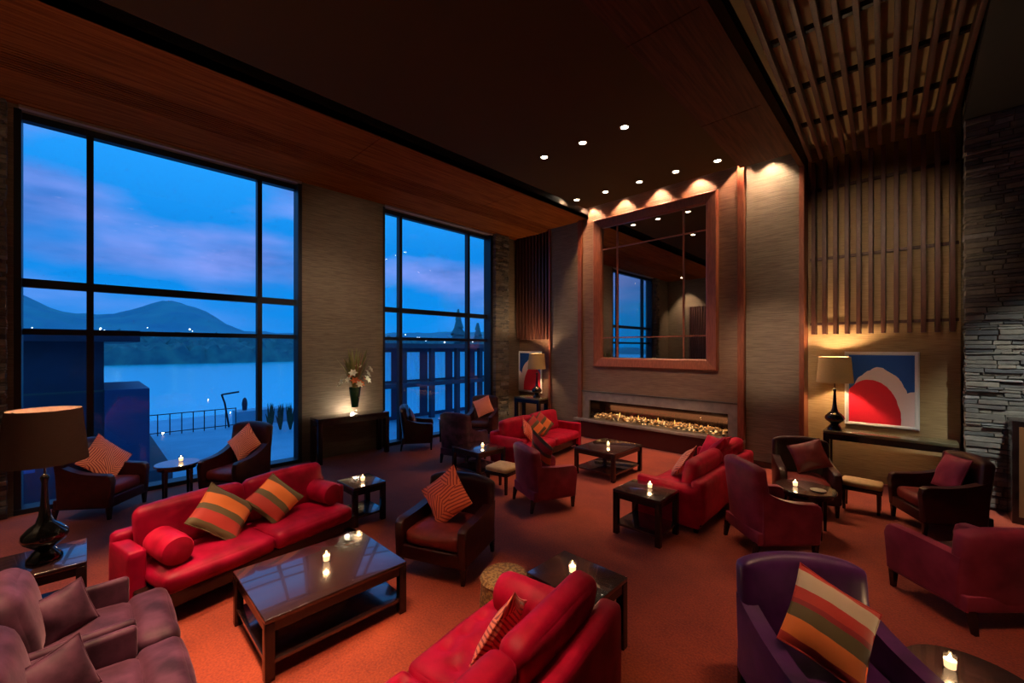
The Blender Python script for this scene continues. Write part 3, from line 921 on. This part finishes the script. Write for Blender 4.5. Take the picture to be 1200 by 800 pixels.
# ------------------------------------------------------------------ seats
def armchair(label, x, y, r, body, seatm, w_=.74, d_=.78, H=1.02, arm=.62, name='armchair', cat='armchair', legm=None, frontleg=.16):
    t = thing(name, label, cat, (x, y, 0), R(r))
    hw, hd = w_ / 2, d_ / 2
    lz = frontleg
    aw = .10
    legm = legm or darkwood
    for sx in (-1, 1):
        link('leg', leg_bm(sx * (hw - .05), hd - .06, lz + .02, .055, .034), legm, t)
        link('leg', leg_bm(sx * (hw - .06), -hd + .07, lz + .02, .055, .034, 0, -.03), legm, t)
    link('seat_base', bx(-hw + .02, hw - .02, -hd + .06, hd - .03, lz, lz + .14, .015), body, t)
    link('seat_cushion', sf(0, .03, lz + .14 + .075, w_ - 2 * aw - .005, d_ - .17, .16, r=.05, puff=.025, n=8), seatm, t)
    # back: gently raked, rounded head
    bm = bmesh.new()
    soft(bm, 0, 0, 0, w_ - .02, .14, H - lz - .02, r=.05, puff=.015, n=10)
    rake = Matrix.Translation((0, -hd + .10, (H + lz) / 2)) @ Matrix.Rotation(R(7), 4, 'X')
    for v in bm.verts:
        zz = v.co.z / ((H - lz) / 2)
        if zz > .75:     # rounded corners at the head
            v.co.z -= .06 * (abs(v.co.x) / hw) ** 4 * (zz - .75) / .25
        v.co.y -= 0.05 * (abs(v.co.x) / hw) ** 2 * -1      # slight wrap
        v.co = rake @ v.co
    link('backrest', bm, body, t)
    # arms: swept down from the back to the front post
    A = arm
    prof = [(-hd + .12, lz + .02), (-hd + .10, H - .26)]
    for k in range(7):
        f = k / 6
        yy = -hd + .10 + f * (d_ - .16)
        zz = A + (H - .26 - A) * (1 - f) ** 2.6
        prof.append((yy, zz))
    prof += [(hd - .02, A - .03), (hd - .012, A - .10), (hd - .03, lz + .02)]
    for sx in (-1, 1):
        bm = bmesh.new()
        a, b = (hw - aw, hw) if sx > 0 else (-hw, -hw + aw)
        prism(bm, prof, a, b, .022)
        link('arm', bm, body, t)
    return t

def sofa(label, x, y, r, body, w_=2.1, d_=.95, H=.85, seatz=.43, arm=.60, tuft=False, aw=.13, nseat=2, armdepth=None, backs=True):
    t = thing('sofa', label, 'sofa', (x, y, 0), R(r))
    hw, hd = w_ / 2, d_ / 2
    lz = .10
    for sx in (-1, 1):
        for sy in (-1, 1):
            link('leg', leg_bm(sx * (hw - .10), sy * (hd - .12), lz + .01, .07, .05), darkwood, t)
    link('base', bx(-hw + .03, hw - .03, -hd + .04, hd - .14, lz, .27, .02), darkwood, t)  # dark plinth; its tone also stands for shade under the seat front
    link('back_frame', sf(0, -hd + .09, (.12 + H - .18) / 2, w_ - .02, .16, H - .18 - .12, r=.05, puff=.0, n=10, wr=.002), body, t)
    for sx in (-1, 1):
        ad = armdepth or d_ - .12
        link('arm', sf(sx * (hw - aw / 2), -hd + .05 + ad / 2, (.07 + arm) / 2, aw, ad, arm - .07, r=.03, puff=.0, n=8, wr=.002), body, t)
    cw = (w_ - 2 * aw) / nseat
    for i in range(nseat):
        cx = -hw + aw + cw * (i + .5)
        tf = None
        if tuft:
            tf = [(-cw * .3 + k * cw * .2 + (.5 * cw * .2 if j % 2 else 0), -.22 + j * .17) for k in range(4) for j in range(4)]
        link('seat_cushion', sf(cx, .08, seatz - .08, cw - .006, d_ - .24, .17, r=.06, puff=.03, n=26 if tuft else 12, seed=i, tufts=tf), body, t)
        if backs:
            M = Matrix.Translation((cx, -hd + .24, seatz + (H - seatz) / 2 + .01)) @ Matrix.Rotation(R(10), 4, 'X')
            link('back_cushion', sf(0, 0, 0, cw - .01, .19, H - seatz + .04, r=.075, puff=.02, n=12, seed=i + 4, M=M), body, t)
    return t

def local(x, y, r, lx, ly):
    c, s = math.cos(R(r)), math.sin(R(r))
    return x + c * lx - s * ly, y + s * lx + c * ly

# loose cushions ----------------------------------------------------
def pillow(label, x, y, z, r, m, size=.46, lean=25, roll=0, T=.075, pipem=None, name='throw_pillow', grp=None, w2=None):
    n = 20
    bm = bmesh.new()
    W_, H_ = (w2 or size) / 2, size / 2
    grid = {}
    for side in (1, -1):
        for i in range(n + 1):
            for j in range(n + 1):
                u = -1 + 2 * i / n; v = -1 + 2 * j / n
                edge = i in (0, n) or j in (0, n)
                if edge and side == -1:
                    grid[(side, i, j)] = grid[(1, i, j)]; continue
                pull = 1 - .07 * (1 - abs(u) ** 2) * abs(v) ** 3 if True else 1
                pullx = 1 - .07 * (1 - abs(v) ** 2) * abs(u) ** 3
                th = T * (max(0, 1 - u * u) ** .55) * (max(0, 1 - v * v) ** .55)
                p = Vector((u * W_ * pullx, v * H_ * pull, side * th))
                p += noise.noise_vector(p * 7 + Vector((x, y, z))) * .012 * (0 if edge else 1)
                grid[(side, i, j)] = bm.verts.new(p)
    for side in (1, -1):
        for i in range(n):
            for j in range(n):
                q = [grid[(side, i, j)], grid[(side, i + 1, j)], grid[(side, i + 1, j + 1)], grid[(side, i, j + 1)]]
                bm.faces.new(q if side > 0 else q[::-1])
    o = link(name, bm, m)
    pts = []
    for k in range(4 * 14):
        s, f = divmod(k, 14); f = -1 + 2 * f / 14
        u, v = [(f, -1), (1, f), (-f, 1), (-1, -f)][s]
        pull = 1 - .07 * (1 - abs(u) ** 2) * abs(v) ** 3
        pullx = 1 - .07 * (1 - abs(v) ** 2) * abs(u) ** 3
        pts.append((u * W_ * pullx, v * H_ * pull, 0))
    bm = bmesh.new(); tube(bm, pts, .006, 6, closed=True)
    link('piping', bm, pipem or m, o)
    o.matrix_world = Matrix.Translation((x, y, z)) @ Matrix.Rotation(R(r), 4, 'Z') @ Matrix.Rotation(-R(90 - lean), 4, 'X') @ Matrix.Rotation(R(roll), 4, 'Z')
    return setp(o, label, 'pillow', grp)

def bolster(label, x, y, z, r, m, L_=.5, rad=.13):
    bm = bmesh.new()
    prof = [(.002, -L_ / 2 - .012), (rad * .5, -L_ / 2 - .010), (rad * .93, -L_ / 2), (rad, -L_ / 2 + .02)] + \
           [(rad * (1 + .03 * math.sin(PI * k / 8)), -L_ / 2 + .02 + (L_ - .04) * k / 8) for k in range(1, 8)] + \
           [(rad, L_ / 2 - .02), (rad * .93, L_ / 2), (rad * .5, L_ / 2 + .010), (.002, L_ / 2 + .012)]
    lathe(bm, prof, seg=32, cap=False)
    for v in bm.verts:
        v.co = Vector((v.co.x, v.co.z, v.co.y))
        v.co += noise.noise_vector(v.co * 6) * .008
    o = link('bolster_cushion', bm, m, loc=(x, y, z), rz=R(r))
    return setp(o, label, 'cushion')

# window-side sofa A
ax, ay, ar = -5.08, 1.24, -77
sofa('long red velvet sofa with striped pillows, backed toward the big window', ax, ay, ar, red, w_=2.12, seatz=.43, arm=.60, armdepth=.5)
px, py = local(ax, ay, ar, .30, -.02); pillow('orange and olive striped pillow nearer the middle of the window-side sofa', px, py, .67, ar + 14, striped, .50, 38, 128, .08)
px, py = local(ax, ay, ar, -.22, -.02); pillow('orange and olive striped pillow to the right on the window-side sofa', px, py, .65, ar - 8, striped, .44, 38, 125, .07)
px, py = local(ax, ay, ar, .79, .10); bolster('red bolster cushion at the left arm of the window-side sofa', px, py, .575, ar, redlite, .42, .125)
px, py = local(ax, ay, ar, -.79, .02); bolster('red bolster cushion at the right arm of the window-side sofa', px, py, .575, ar, red, .42, .125)
# foreground sofa B
bx_, by_, br = -1.74, 1.40, 98
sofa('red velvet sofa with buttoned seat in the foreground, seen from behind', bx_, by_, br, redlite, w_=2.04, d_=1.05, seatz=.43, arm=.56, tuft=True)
px, py = local(bx_, by_, br, .76, .05); bolster('red bolster cushion at the far arm of the foreground sofa', px, py, .58, br, redlite, .50, .135)
px, py = local(bx_, by_, br, .32, -.02); pillow('crimson leaf-patterned pillow on the foreground sofa', px, py, .66, br + 5, leafy2, .42, 22, 40, .06)
# far sofa C
cx_, cy_, crr = -5.83, 6.86, -83
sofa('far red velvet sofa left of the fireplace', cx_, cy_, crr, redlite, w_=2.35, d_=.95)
px, py = local(cx_, cy_, crr, -.10, .0); pillow('orange striped pillow standing on edge on the far red sofa', px, py, .67, crr - 30, striped, .42, 22, 45, .06)
px, py = local(cx_, cy_, crr, .62, .12); pillow('small terracotta pillow at the left of the far red sofa', px, py, .66, crr + 20, leafy, .40, 22, 45, .06)
px, py = local(cx_, cy_, crr, .30, .05); pillow('olive striped pillow between the others on the far red sofa', px, py, .66, crr - 35, striped, .40, 20, 40, .06)
# right sofa D
dx_, dy_, dr = -2.33, 6.48, 90
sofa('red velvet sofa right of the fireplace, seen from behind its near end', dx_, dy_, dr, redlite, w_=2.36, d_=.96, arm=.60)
px, py = local(dx_, dy_, dr, .75, .05); pillow('plain red pillow at the far arm of the right-hand sofa', px, py, .66, dr + 60, redlite, .46, 30, 0, .08)
px, py = local(dx_, dy_, dr, -.35, .10); pillow('salmon patterned pillow on the right-hand sofa', px, py, .66, dr + 15, leafy2, .46, 35, 45, .07)
px, py = local(dx_, dy_, dr, .15, -.22); pillow('plain bright red pillow resting against the back of the right-hand sofa', px, py, .84, dr, redlite, .46, 40, 8, .08)

# purple chairs bottom left
for (x, lb, lbp) in ((-3.97, 'mauve velvet lounge chair in the bottom left, the one nearer the lamp table', 'plain mauve pillow on the lounge chair nearer the lamp table'),
                (-3.17, 'mauve velvet lounge chair in the very bottom left corner of the photo', 'plain mauve pillow in the corner lounge chair')):
    t = thing('lounge_chair', lb, 'armchair', (x, -.10, 0), 0, 'pair of mauve lounge chairs')
    hw, hd = .385, .54
    for sx in (-1, 1):
        for sy in (-1, 1):
            link('leg', leg_bm(sx * (hw - .07), sy * (hd - .1), .12, .06, .045), darkwood, t)
        a, b = (hw - .065, hw) if sx > 0 else (-hw, -hw + .065)
        link('arm', bx(a, b, -hd + .1, .31, .14, .60, .028), plum, t)
    link('seat_base', bx(-hw + .01, hw - .01, -hd + .05, hd - .03, .11, .28, .02), plum, t)
    bm = bmesh.new()
    soft(bm, 0, .0, .365, 2 * hw - .14, .64, .18, r=.06, puff=.03, n=10, wr=.012)
    soft(bm, 0, .415, .365, 2 * hw - .005, .24, .18, r=.07, puff=.02, n=10, wr=.012)
    link('seat_cushion', bm, plum, t)
    link('back_frame', sf(0, -hd + .07, .48, 2 * hw, .13, .66, r=.05, puff=0, n=8), plum, t)
    M = Matrix.Translation((0, -hd + .30, .66)) @ Matrix.Rotation(R(12), 4, 'X')
    link('back_cushion', sf(0, 0, 0, 2 * hw - .14, .22, .50, r=.10, puff=.03, n=12, wr=.012, M=M), plum, t)
    pillow(lbp, x - .04, -.13, .60, -62, plum, .31, 22, 8, .08, grp=None)

# armchairs
W1 = (-8.35, .12, -38); armchair('dark armchair with a large salmon leaf pillow, behind the big lamp at the window', *W1, maroon, rust, H=1.05)
px, py = local(*W1, -.08, -.02); pillow('large salmon leaf-print pillow on the armchair behind the big lamp', px, py, .74, W1[2] - 12, leafy2, .54, 22, 40, .07)
W2 = (-7.78, 1.66, 212); armchair('maroon armchair with a salmon pillow in the middle of the big window', *W2, maroon, rust, H=1.12)
px, py = local(*W2, 0, -.12); pillow('salmon leaf-print pillow on the armchair in the middle of the big window', px, py, .80, W2[2], leafy2, .46, 16, 45, .06)
Y1 = (-8.42, 5.42, -35); armchair('black armchair with a small orange pillow at the near side of the second window', *Y1, maroon, maroon, H=1.02)
px, py = local(*Y1, .02, -.10); pillow('small orange pillow on the black armchair at the second window', px, py, .70, Y1[2], rust, .40, 20, 30, .06)
Y2 = (-8.15, 7.25, 212); armchair('dark armchair with a pink pillow at the far side of the second window', *Y2, maroon, maroon, H=1.08)
px, py = local(*Y2, 0, -.10); pillow('pale pink and orange pillow on the armchair at the far side of the second window', px, py, .80, Y2[2], leafy2, .46, 16, 25, .06)
Y3 = (-6.72, 5.45, 15); armchair('mauve high-backed armchair seen from behind, left of the far sofa', *Y3, plum, maroon, H=1.05)
Q7 = (-3.66, 2.76, 203); armchair('dark red armchair with an orange leaf pillow in the middle of the room', *Q7, maroon, rust, w_=.84, d_=.84, H=.88, arm=.56)
px, py = local(*Q7, .02, .02); pillow('bright orange leaf-print pillow standing on its corner on the dark red armchair', px, py, .72, Q7[2] - 5, leafy, .48, 20, 42, .06)
Q2 = (-4.03, 4.82, -22); armchair('rose armchair with a striped pillow facing the fireplace, seen from behind', *Q2, rose, rose, H=.92)
px, py = local(*Q2, .10, -.08); pillow('rust striped pillow leaning in the rose armchair before the fireplace', px, py, .84, Q2[2] + 8, striped, .46, 18, 30, .06)
E1 = (-1.22, 5.62, -45); armchair('rose high-backed armchair seen from behind, at the end of the right-hand sofa', *E1, rose, maroon, w_=.72, H=1.05)
F1 = (-1.15, 7.42, 200); armchair('dark maroon armchair with a red pillow beside the right-hand console', *F1, maroon, rust, H=.98)
px, py = local(*F1, -.08, -.08); pillow('dark red pillow on the armchair beside the right-hand console', px, py, .74, F1[2] - 20, rust, .44, 28, 25, .06)
G1 = (.26, 7.72, 118); armchair('dark armchair with a rosy red cushion in front of the stone pier', *G1, maroon, rust, H=1.0)
px, py = local(*G1, 0, -.12); pillow('rosy red square pillow on the armchair in front of the stone pier', px, py, .74, G1[2], rose, .46, 20, 0, .07)
H1 = (.36, 5.55, 45); armchair('wine-coloured armchair turned away at the right edge of the room', *H1, rose, maroon, w_=.80, d_=.80, H=.86)
I1 = (-.34, 3.06, 219); armchair('glossy purple armchair with a striped pillow in the right foreground', *I1, purple, purple, w_=.80, d_=.84, H=.96, arm=.60)
px, py = local(*I1, .02, .02); pillow('cream, red and olive striped pillow on the purple armchair', px, py, .72, I1[2] + 5, striped2, .47, 30, 145, .07)

# stools
t = thing('drum_stool', 'round gold patterned drum stool behind the foreground sofa', 'stool', (-2.48, 2.46, 0))
link('drum_body', lt([(.01, 0), (.18, .0), (.2, .03), (.215, .2), (.2, .38), (.01, .38)], seg=36), goldweave, t)
link('seat_pad', lt([(.01, .38), (.20, .38), (.21, .40), (.19, .43), (.01, .44)], seg=36), goldweave, t)
def cube_stool(label, x, y, w_, d_, h, rz):
    t = thing('low_stool', label, 'stool', (x, y, 0), R(rz))
    for sx in (-1, 1):
        for sy in (-1, 1):
            link('leg', leg_bm(sx * (w_ / 2 - .04), sy * (d_ / 2 - .04), h - .09, .045, .035), darkwood, t)
    link('frame', bx(-w_ / 2, w_ / 2, -d_ / 2, d_ / 2, h - .13, h - .07, .006), darkwood, t)
    link('seat_pad', sf(0, 0, h - .04, w_, d_, .08, r=.03, puff=.01, n=6), goldtop, t)
    return t
cube_stool('tan topped low stool beside the rose armchair in the middle', -4.86, 4.78, .44, .42, .42, 10)
cube_stool('tan topped low stool against the wall under the right-hand console', -.52, 7.86, .46, .34, .42, 0)

# dark cabinet against the stone at the right edge
t = thing('cabinet', 'dark tall cabinet against the stone pier at the right edge', 'cabinet', (1.55, 8.86, 0))
link('cabinet_body', bx(-.58, .6, -.22, .22, 0, 1.38, .008), darkwood, t)
link('inlay_panel', bx(-.52, .5, -.228, -.215, .1, 1.30), mat('brown_panel', (.20, .08, .03), .4), t)

# vase of flowers ----------------------------------------------------
vx, vy = -8.64, 4.0
t = thing('lit_plinth', 'small glowing round base under the flower vase', 'light', (vx, vy, .92))
link('plinth_ring', lt([(.07, 0), (.075, .01), (.07, .02), (.055, .02), (.05, .006)], seg=28, cap=False), steel, t)
link('plinth_light', lt([(.052, .002), (.052, .012)], seg=24), emis('white_glow', (1, .9, .7), 6), t)
L = bpy.data.lights.new('plinth_glow', 'POINT'); L.energy = 22; L.color = (1, .84, .62); L.shadow_soft_size = .03
lo_ = bpy.data.objects.new('plinth_glow', L); C.objects.link(lo_); lo_.parent = t; lo_.location = (-.12, 0, .05)
t = thing('flower_vase', 'tall green glass vase of white lilies and long leaves between the windows', 'vase', (vx, vy, .94)); t.scale = (1.15, 1.4, 1.42)
link('vase_foot', lt([(.055, 0), (.055, .008), (.02, .02), (.018, .05), (.05, .09), (.05, .10)], seg=28), clearglass, t)
link('vase_body', lt([(.004, .09), (.05, .10), (.062, .18), (.078, .28), (.092, .40), (.088, .40), (.06, .2), (.03, .12)], seg=32, cap=False), mat('green_glass', (.01, .05, .02), .12, coat=.4), t)
rnd = random.Random(12)
leafm = mat('leaf_green', (.16, .20, .05), .5, col2=(.30, .28, .08), scale=8)
bladem = mat('reddish_blade', (.28, .10, .05), .5, col2=(.22, .20, .07), scale=6)
bm = bmesh.new(); bm2 = bmesh.new()
for i in range(95):
    a = rnd.uniform(0, 2 * PI); l = rnd.uniform(.25, .66); sp = rnd.uniform(.05, .42)
    tgtb = bm if i % 3 else bm2
    pts = []
    for k in range(7):
        f = k / 6
        pts.append(Vector((math.cos(a) * (.03 + sp * f ** 1.5 * l * 1.2), math.sin(a) * (.03 + sp * f ** 1.5 * l * 1.2), .38 + l * f * (1 - .25 * sp * f))))
    wd = rnd.uniform(.011, .020)
    side = Vector((-math.sin(a), math.cos(a), 0))
    prev = None
    for k, p in enumerate(pts):
        ww = wd * math.sin(PI * (0.12 + .86 * k / 6)) + .001
        q = (tgtb.verts.new(p - side * ww), tgtb.verts.new(p + Vector((math.cos(a), math.sin(a), 0)) * ww * .35), tgtb.verts.new(p + side * ww))
        if prev:
            tgtb.faces.new((prev[0], prev[1], q[1], q[0])); tgtb.faces.new((prev[1], prev[2], q[2], q[1]))
        prev = q
link('leaves', bm, leafm, t); link('grass_blades', bm2, bladem, t)
lily = mat('lily_white', (.82, .78, .58), .5); orangefl = mat('orange_petal', (.70, .16, .03), .5)
def flower(m, px, py, pz, s, n_=6):
    bm = bmesh.new()
    d = Vector((px, py, .12)).normalized()
    q = d.to_track_quat('Z', 'Y').to_matrix()
    for k in range(n_):
        a = k * 2 * PI / n_
        rad = Vector((math.cos(a), math.sin(a), 0)); tan = Vector((-math.sin(a), math.cos(a), 0))
        rows = []
        for j in range(5):
            f = j / 4
            c_ = rad * (s * f * (.9 if f < .8 else .95)) + Vector((0, 0, s * (.55 * f - .35 * f * f * f)))
            ww = s * .26 * math.sin(PI * (.08 + .88 * f))
            rows.append((c_ - tan * ww, c_, c_ + tan * ww))
        vs = [[bm.verts.new(Vector((px, py, pz)) + q @ (p if ii != 1 else p - Vector((0, 0, s * .05)))) for ii, p in enumerate(rw)] for rw in rows]
        for j in range(4):
            for ii in range(2):
                bm.faces.new((vs[j][ii], vs[j][ii + 1], vs[j + 1][ii + 1], vs[j + 1][ii]))
    return bm
for (a, rad, z, s, m) in [(-30, .16, .62, .06, lily), (50, .20, .60, .06, lily), (100, .22, .50, .065, lily), (150, .18, .46, .06, lily), (-80, .23, .48, .055, lily), (-60, .15, .52, .05, lily),
                          (10, .10, .72, .05, lily), (70, .14, .52, .05, orangefl), (-20, .12, .50, .06, orangefl), (20, .13, .46, .055, orangefl), (-50, .1, .58, .05, orangefl), (95, .26, .66, .05, lily), (120, .12, .44, .05, orangefl), (0, .18, .45, .05, lily)]:
    link('blossom', flower(m, math.cos(R(a)) * rad, math.sin(R(a)) * rad, z, s * 1.3), m, t)

# ------------------------------------------------------------------ OUTSIDE
WZ = -6.0
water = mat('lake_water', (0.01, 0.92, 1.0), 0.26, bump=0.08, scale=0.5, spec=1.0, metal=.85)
# lake
bm = bmesh.new(); box(bm, -900, -34, -500, 700, WZ - .4, WZ)
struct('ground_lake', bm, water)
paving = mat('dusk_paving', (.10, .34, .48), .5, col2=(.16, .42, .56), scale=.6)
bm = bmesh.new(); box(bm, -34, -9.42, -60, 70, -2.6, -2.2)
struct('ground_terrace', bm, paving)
# far land and hills: real relief beyond the lake
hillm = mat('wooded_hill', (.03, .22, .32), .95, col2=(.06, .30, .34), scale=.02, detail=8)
def relief(name, x0, x1, y0, y1, nx, ny, fn, m):
    bm = bmesh.new()
    V = [[bm.verts.new((x0 + (x1 - x0) * i / nx, y0 + (y1 - y0) * j / ny, fn(x0 + (x1 - x0) * i / nx, y0 + (y1 - y0) * j / ny))) for j in range(ny + 1)] for i in range(nx + 1)]
    for i in range(nx):
        for j in range(ny):
            bm.faces.new((V[i][j], V[i + 1][j], V[i + 1][j + 1], V[i][j + 1]))
    return struct(name, bm, m, smooth=True)
def hillf(x, y):
    d = -x - 300
    base = WZ + 3 + max(0, d) * .05
    g = lambda cx, cy, sx, sy, h: h * math.exp(-((x - cx) / sx) ** 2 - ((y - cy) / sy) ** 2)
    z = base + g(-900, -170, 190, 150, 75) + g(-860, 97, 170, 62, 50) + g(-900, -400, 200, 160, 110) + g(-800, 700, 300, 200, 20)
    z += noise.noise(Vector((x * .02, y * .02, 0))) * 7 * (1 if d > 30 else 0) + noise.noise(Vector((x * .08, y * .08, 3))) * 3
    if d < 0: z = WZ - 1 - d * -.0
    return z
relief('ground_hills', -1200, -290, -700, 1100, 70, 150, hillf, hillm)
# trees along the far shore
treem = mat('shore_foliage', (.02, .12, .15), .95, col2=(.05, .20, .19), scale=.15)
rnd = random.Random(9)
bm = bmesh.new()
NX, NY = 34, 330
V = []
for i in range(NX + 1):
    row = []
    for j in range(NY + 1):
        x = -284 - i * 2.6; y = -230 + j * 2.4
        n1 = noise.noise(Vector((x * .05, y * .03, 1))) * 3.0
        n2 = abs(noise.noise(Vector((x * .16, y * .13, 4)))) * 9.0
        n3 = noise.noise(Vector((x * .6, y * .6, 7))) * 2.2
        up = min(1.0, i / 2.0)
        z = WZ - .5 + up * (5.5 + n1 + n2 + n3 + i * .28)
        row.append(bm.verts.new((x + noise.noise(Vector((x, y, 2))) * 1.0, y + noise.noise(Vector((y, x, 3))) * 1.0, z)))
    V.append(row)
for i in range(NX):
    for j in range(NY):
        bm.faces.new((V[i][j], V[i + 1][j], V[i + 1][j + 1], V[i][j + 1]))
o = link('shoreline_trees', bm, treem); setp(o, 'dark mass of trees along the far shore of the lake', 'trees', kind='stuff')
bm = bmesh.new()
for i in range(85):
    y = rnd.uniform(-150, 520); x = -rnd.uniform(283, 420)
    z = WZ + 13 + (-x - 285) * .05 + rnd.uniform(0, 4)
    bmesh.ops.create_icosphere(bm, subdivisions=1, radius=rnd.uniform(.25, .7), matrix=Matrix.Translation((x + 12, y, z)))
o = link('town_lights', bm, emis('town_light', (.75, .85, 1.0), 6)); setp(o, 'scattered pale lights of the town on the far shore', 'lights', kind='stuff')

# dark building at left outside
navy = mat('navy_cladding', (.012, .014, .035), .5, col2=(.018, .02, .05), scale=1.5)
t = thing('building', 'dark flat-roofed building outside the left of the big window', 'building', (-21, -3.3, -2.2))
bm = bmesh.new(); box(bm, -5, 3.0, -6, 3.6, 0, 4.75); link('wall', bm, navy, t)
link('roof', bx(-5.5, 3.6, -6.5, 4.4, 4.75, 5.1), navy, t)
for yy in (-.5, 1.1): link('window', bx(3.0, 3.05, yy, yy + 1.1, 1.0, 2.3), mat('dim_blue_pane', (.02, .12, .3), .1), t)
link('balcony_screen', bx(-.2, 3.9, 3.6, 4.6, 0.0, 3.3), mat('blue_screen', (.02, .04, .12), .5), t)
link('balcony_rail', bx(3.6, 3.66, -6, 4.4, 3.25, 3.30), steel, t)

# curtained building behind the second window
t = thing('building', 'low building with blue curtained bays outside the second window', 'building', (-23, 17.5, -2.2))
curt = mat('glowing_blue_curtain', (.20, .65, .90), .8, col2=(.12, .50, .75), scale=2.5, stretch=(1, 6, .1), emit=(.01, .22, .55), es=.55)  # faint glow added to the cloth, as if lit from inside
link('roof', bx(-5, 1.0, -6.6, 9.6, 4.55, 4.85), mat('dark_slate', (.02, .03, .05), .5), t)
link('wall', bx(-5, -.6, -6, 9, 0, 4.55), mat('navy_wall', (.012, .03, .08), .6), t)
for j in range(7):
    y0_ = -6 + j * 2.1
    for k, (za, zb) in enumerate(((.25, 2.1), (2.5, 4.3))):
        bm = bmesh.new()
        nseg = 26
        for i in range(nseg):       # pleated curtain
            ya = y0_ + .25 + i * 1.5 / nseg; yb = y0_ + .25 + (i + 1) * 1.5 / nseg
            xa = -.5 + .05 * math.sin(i * 1.4); xb = -.5 + .05 * math.sin((i + 1) * 1.4)
            q = [bm.verts.new(p) for p in ((xa, ya, za), (xb, yb, za), (xb, yb, zb), (xa, ya, zb))]
            bm.faces.new(q)
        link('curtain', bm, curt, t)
    link('column', bx(.2, .5, y0_ - .15, y0_ + .15, 0, 4.55), navy, t)
link('balcony_slab', bx(-.6, .9, -6, 9, 2.15, 2.40), navy, t)
# conifer
def conifer(x, y, z, h, label):
    t = thing('conifer_tree', label, 'tree', (x, y, z))
    link('trunk', lt([(.25, 0), (.08, h * .9)], seg=8), treem, t)
    bm = bmesh.new()
    for k in range(9):
        f = k / 9
        r0 = (1 - f) * h * .24 + .2
        lathe(bm, [(r0, h * (.12 + f * .86)), (r0 * .3, h * (.12 + (f + .16) * .86))], seg=14, cap=False)
    for v in bm.verts: v.co += noise.noise_vector(v.co * 1.1) * .5
    link('foliage', bm, treem, t)
conifer(-65, 51.5, -5, 14.5, 'tall dark conifer behind the curtained building')
conifer(-75, 65.3, -5, 13.3, 'shorter conifer at the right edge of the second window')
# lakeside railing
t = thing('railing', 'thin metal railing on the lakeside promenade outside', 'railing', (-28, 3.95, -2.2))
bm = bmesh.new()
tube(bm, [(0, -2.0, 1.1), (0, 1.95, 1.1)], .025); tube(bm, [(0, -2.0, .15), (0, 1.95, .15)], .025)
link('rails', bm, blackmetal, t)
for k in range(9):
    bm = bmesh.new(); tube(bm, [(0, -2.0 + k * .49, 0), (0, -2.0 + k * .49, 1.1)], .025); link('post', bm, blackmetal, t)
setp(link('garden_wall', bx(-27.6, -16.5, 1.1, 1.8, -2.2, -1.35, .02), mat('dark_block', (.03, .04, .06), .7)), 'low dark garden wall running toward the lake outside', 'wall')
t = thing('lamp_post', 'thin angled lamp post at the end of the railing', 'lamp post', (-28.3, 5.6, -2.2))
bm = bmesh.new(); tube(bm, [(0, 0, 0), (0, -.2, 1.4), (0, -.35, 1.9)], .05); link('post', bm, blackmetal, t)
bm = bmesh.new(); tube(bm, [(0, -.35, 1.9), (0, .5, 2.0)], .05); link('lamp_arm', bm, blackmetal, t)
setp(link('bollard', lt([(.12, 0), (.15, .4), (.11, .65), (.03, .75)], seg=12), navy, loc=(-28.6, 6.45, -1.35)), 'dark bollard shape standing on the promenade wall', 'bollard')
setp(link('promenade_wall', bx(-29.2, -28.0, 5.95, 8.6, -2.2, -1.35), paving), 'pale low block wall at the right end of the railing', 'wall')
shr = mat('dusk_shrub', (.008, .04, .03), .9, col2=(.02, .07, .03), scale=4)
for k in range(5):
    bm = bmesh.new()
    for q in range(26):
        a = rnd.uniform(0, 2 * PI); rr = rnd.uniform(.03, .24)
        tube(bm, [(0, 0, 0), (math.cos(a) * rr * .5, math.sin(a) * rr * .5, .5), (math.cos(a) * rr, math.sin(a) * rr, rnd.uniform(.8, 1.5))], [.05, .06, .01], 5)
    setp(link('shrub', bm, shr, loc=(-25.6 + k * .30, 7.0 + k * .42, -2.2)), ['leftmost spiky dark shrub outside the big window', 'second spiky dark shrub from the left outside', 'middle spiky dark shrub of the row outside', 'fourth spiky dark shrub of the row outside', 'rightmost spiky dark shrub outside the big window'][k], 'shrub', 'row of spiky shrubs')
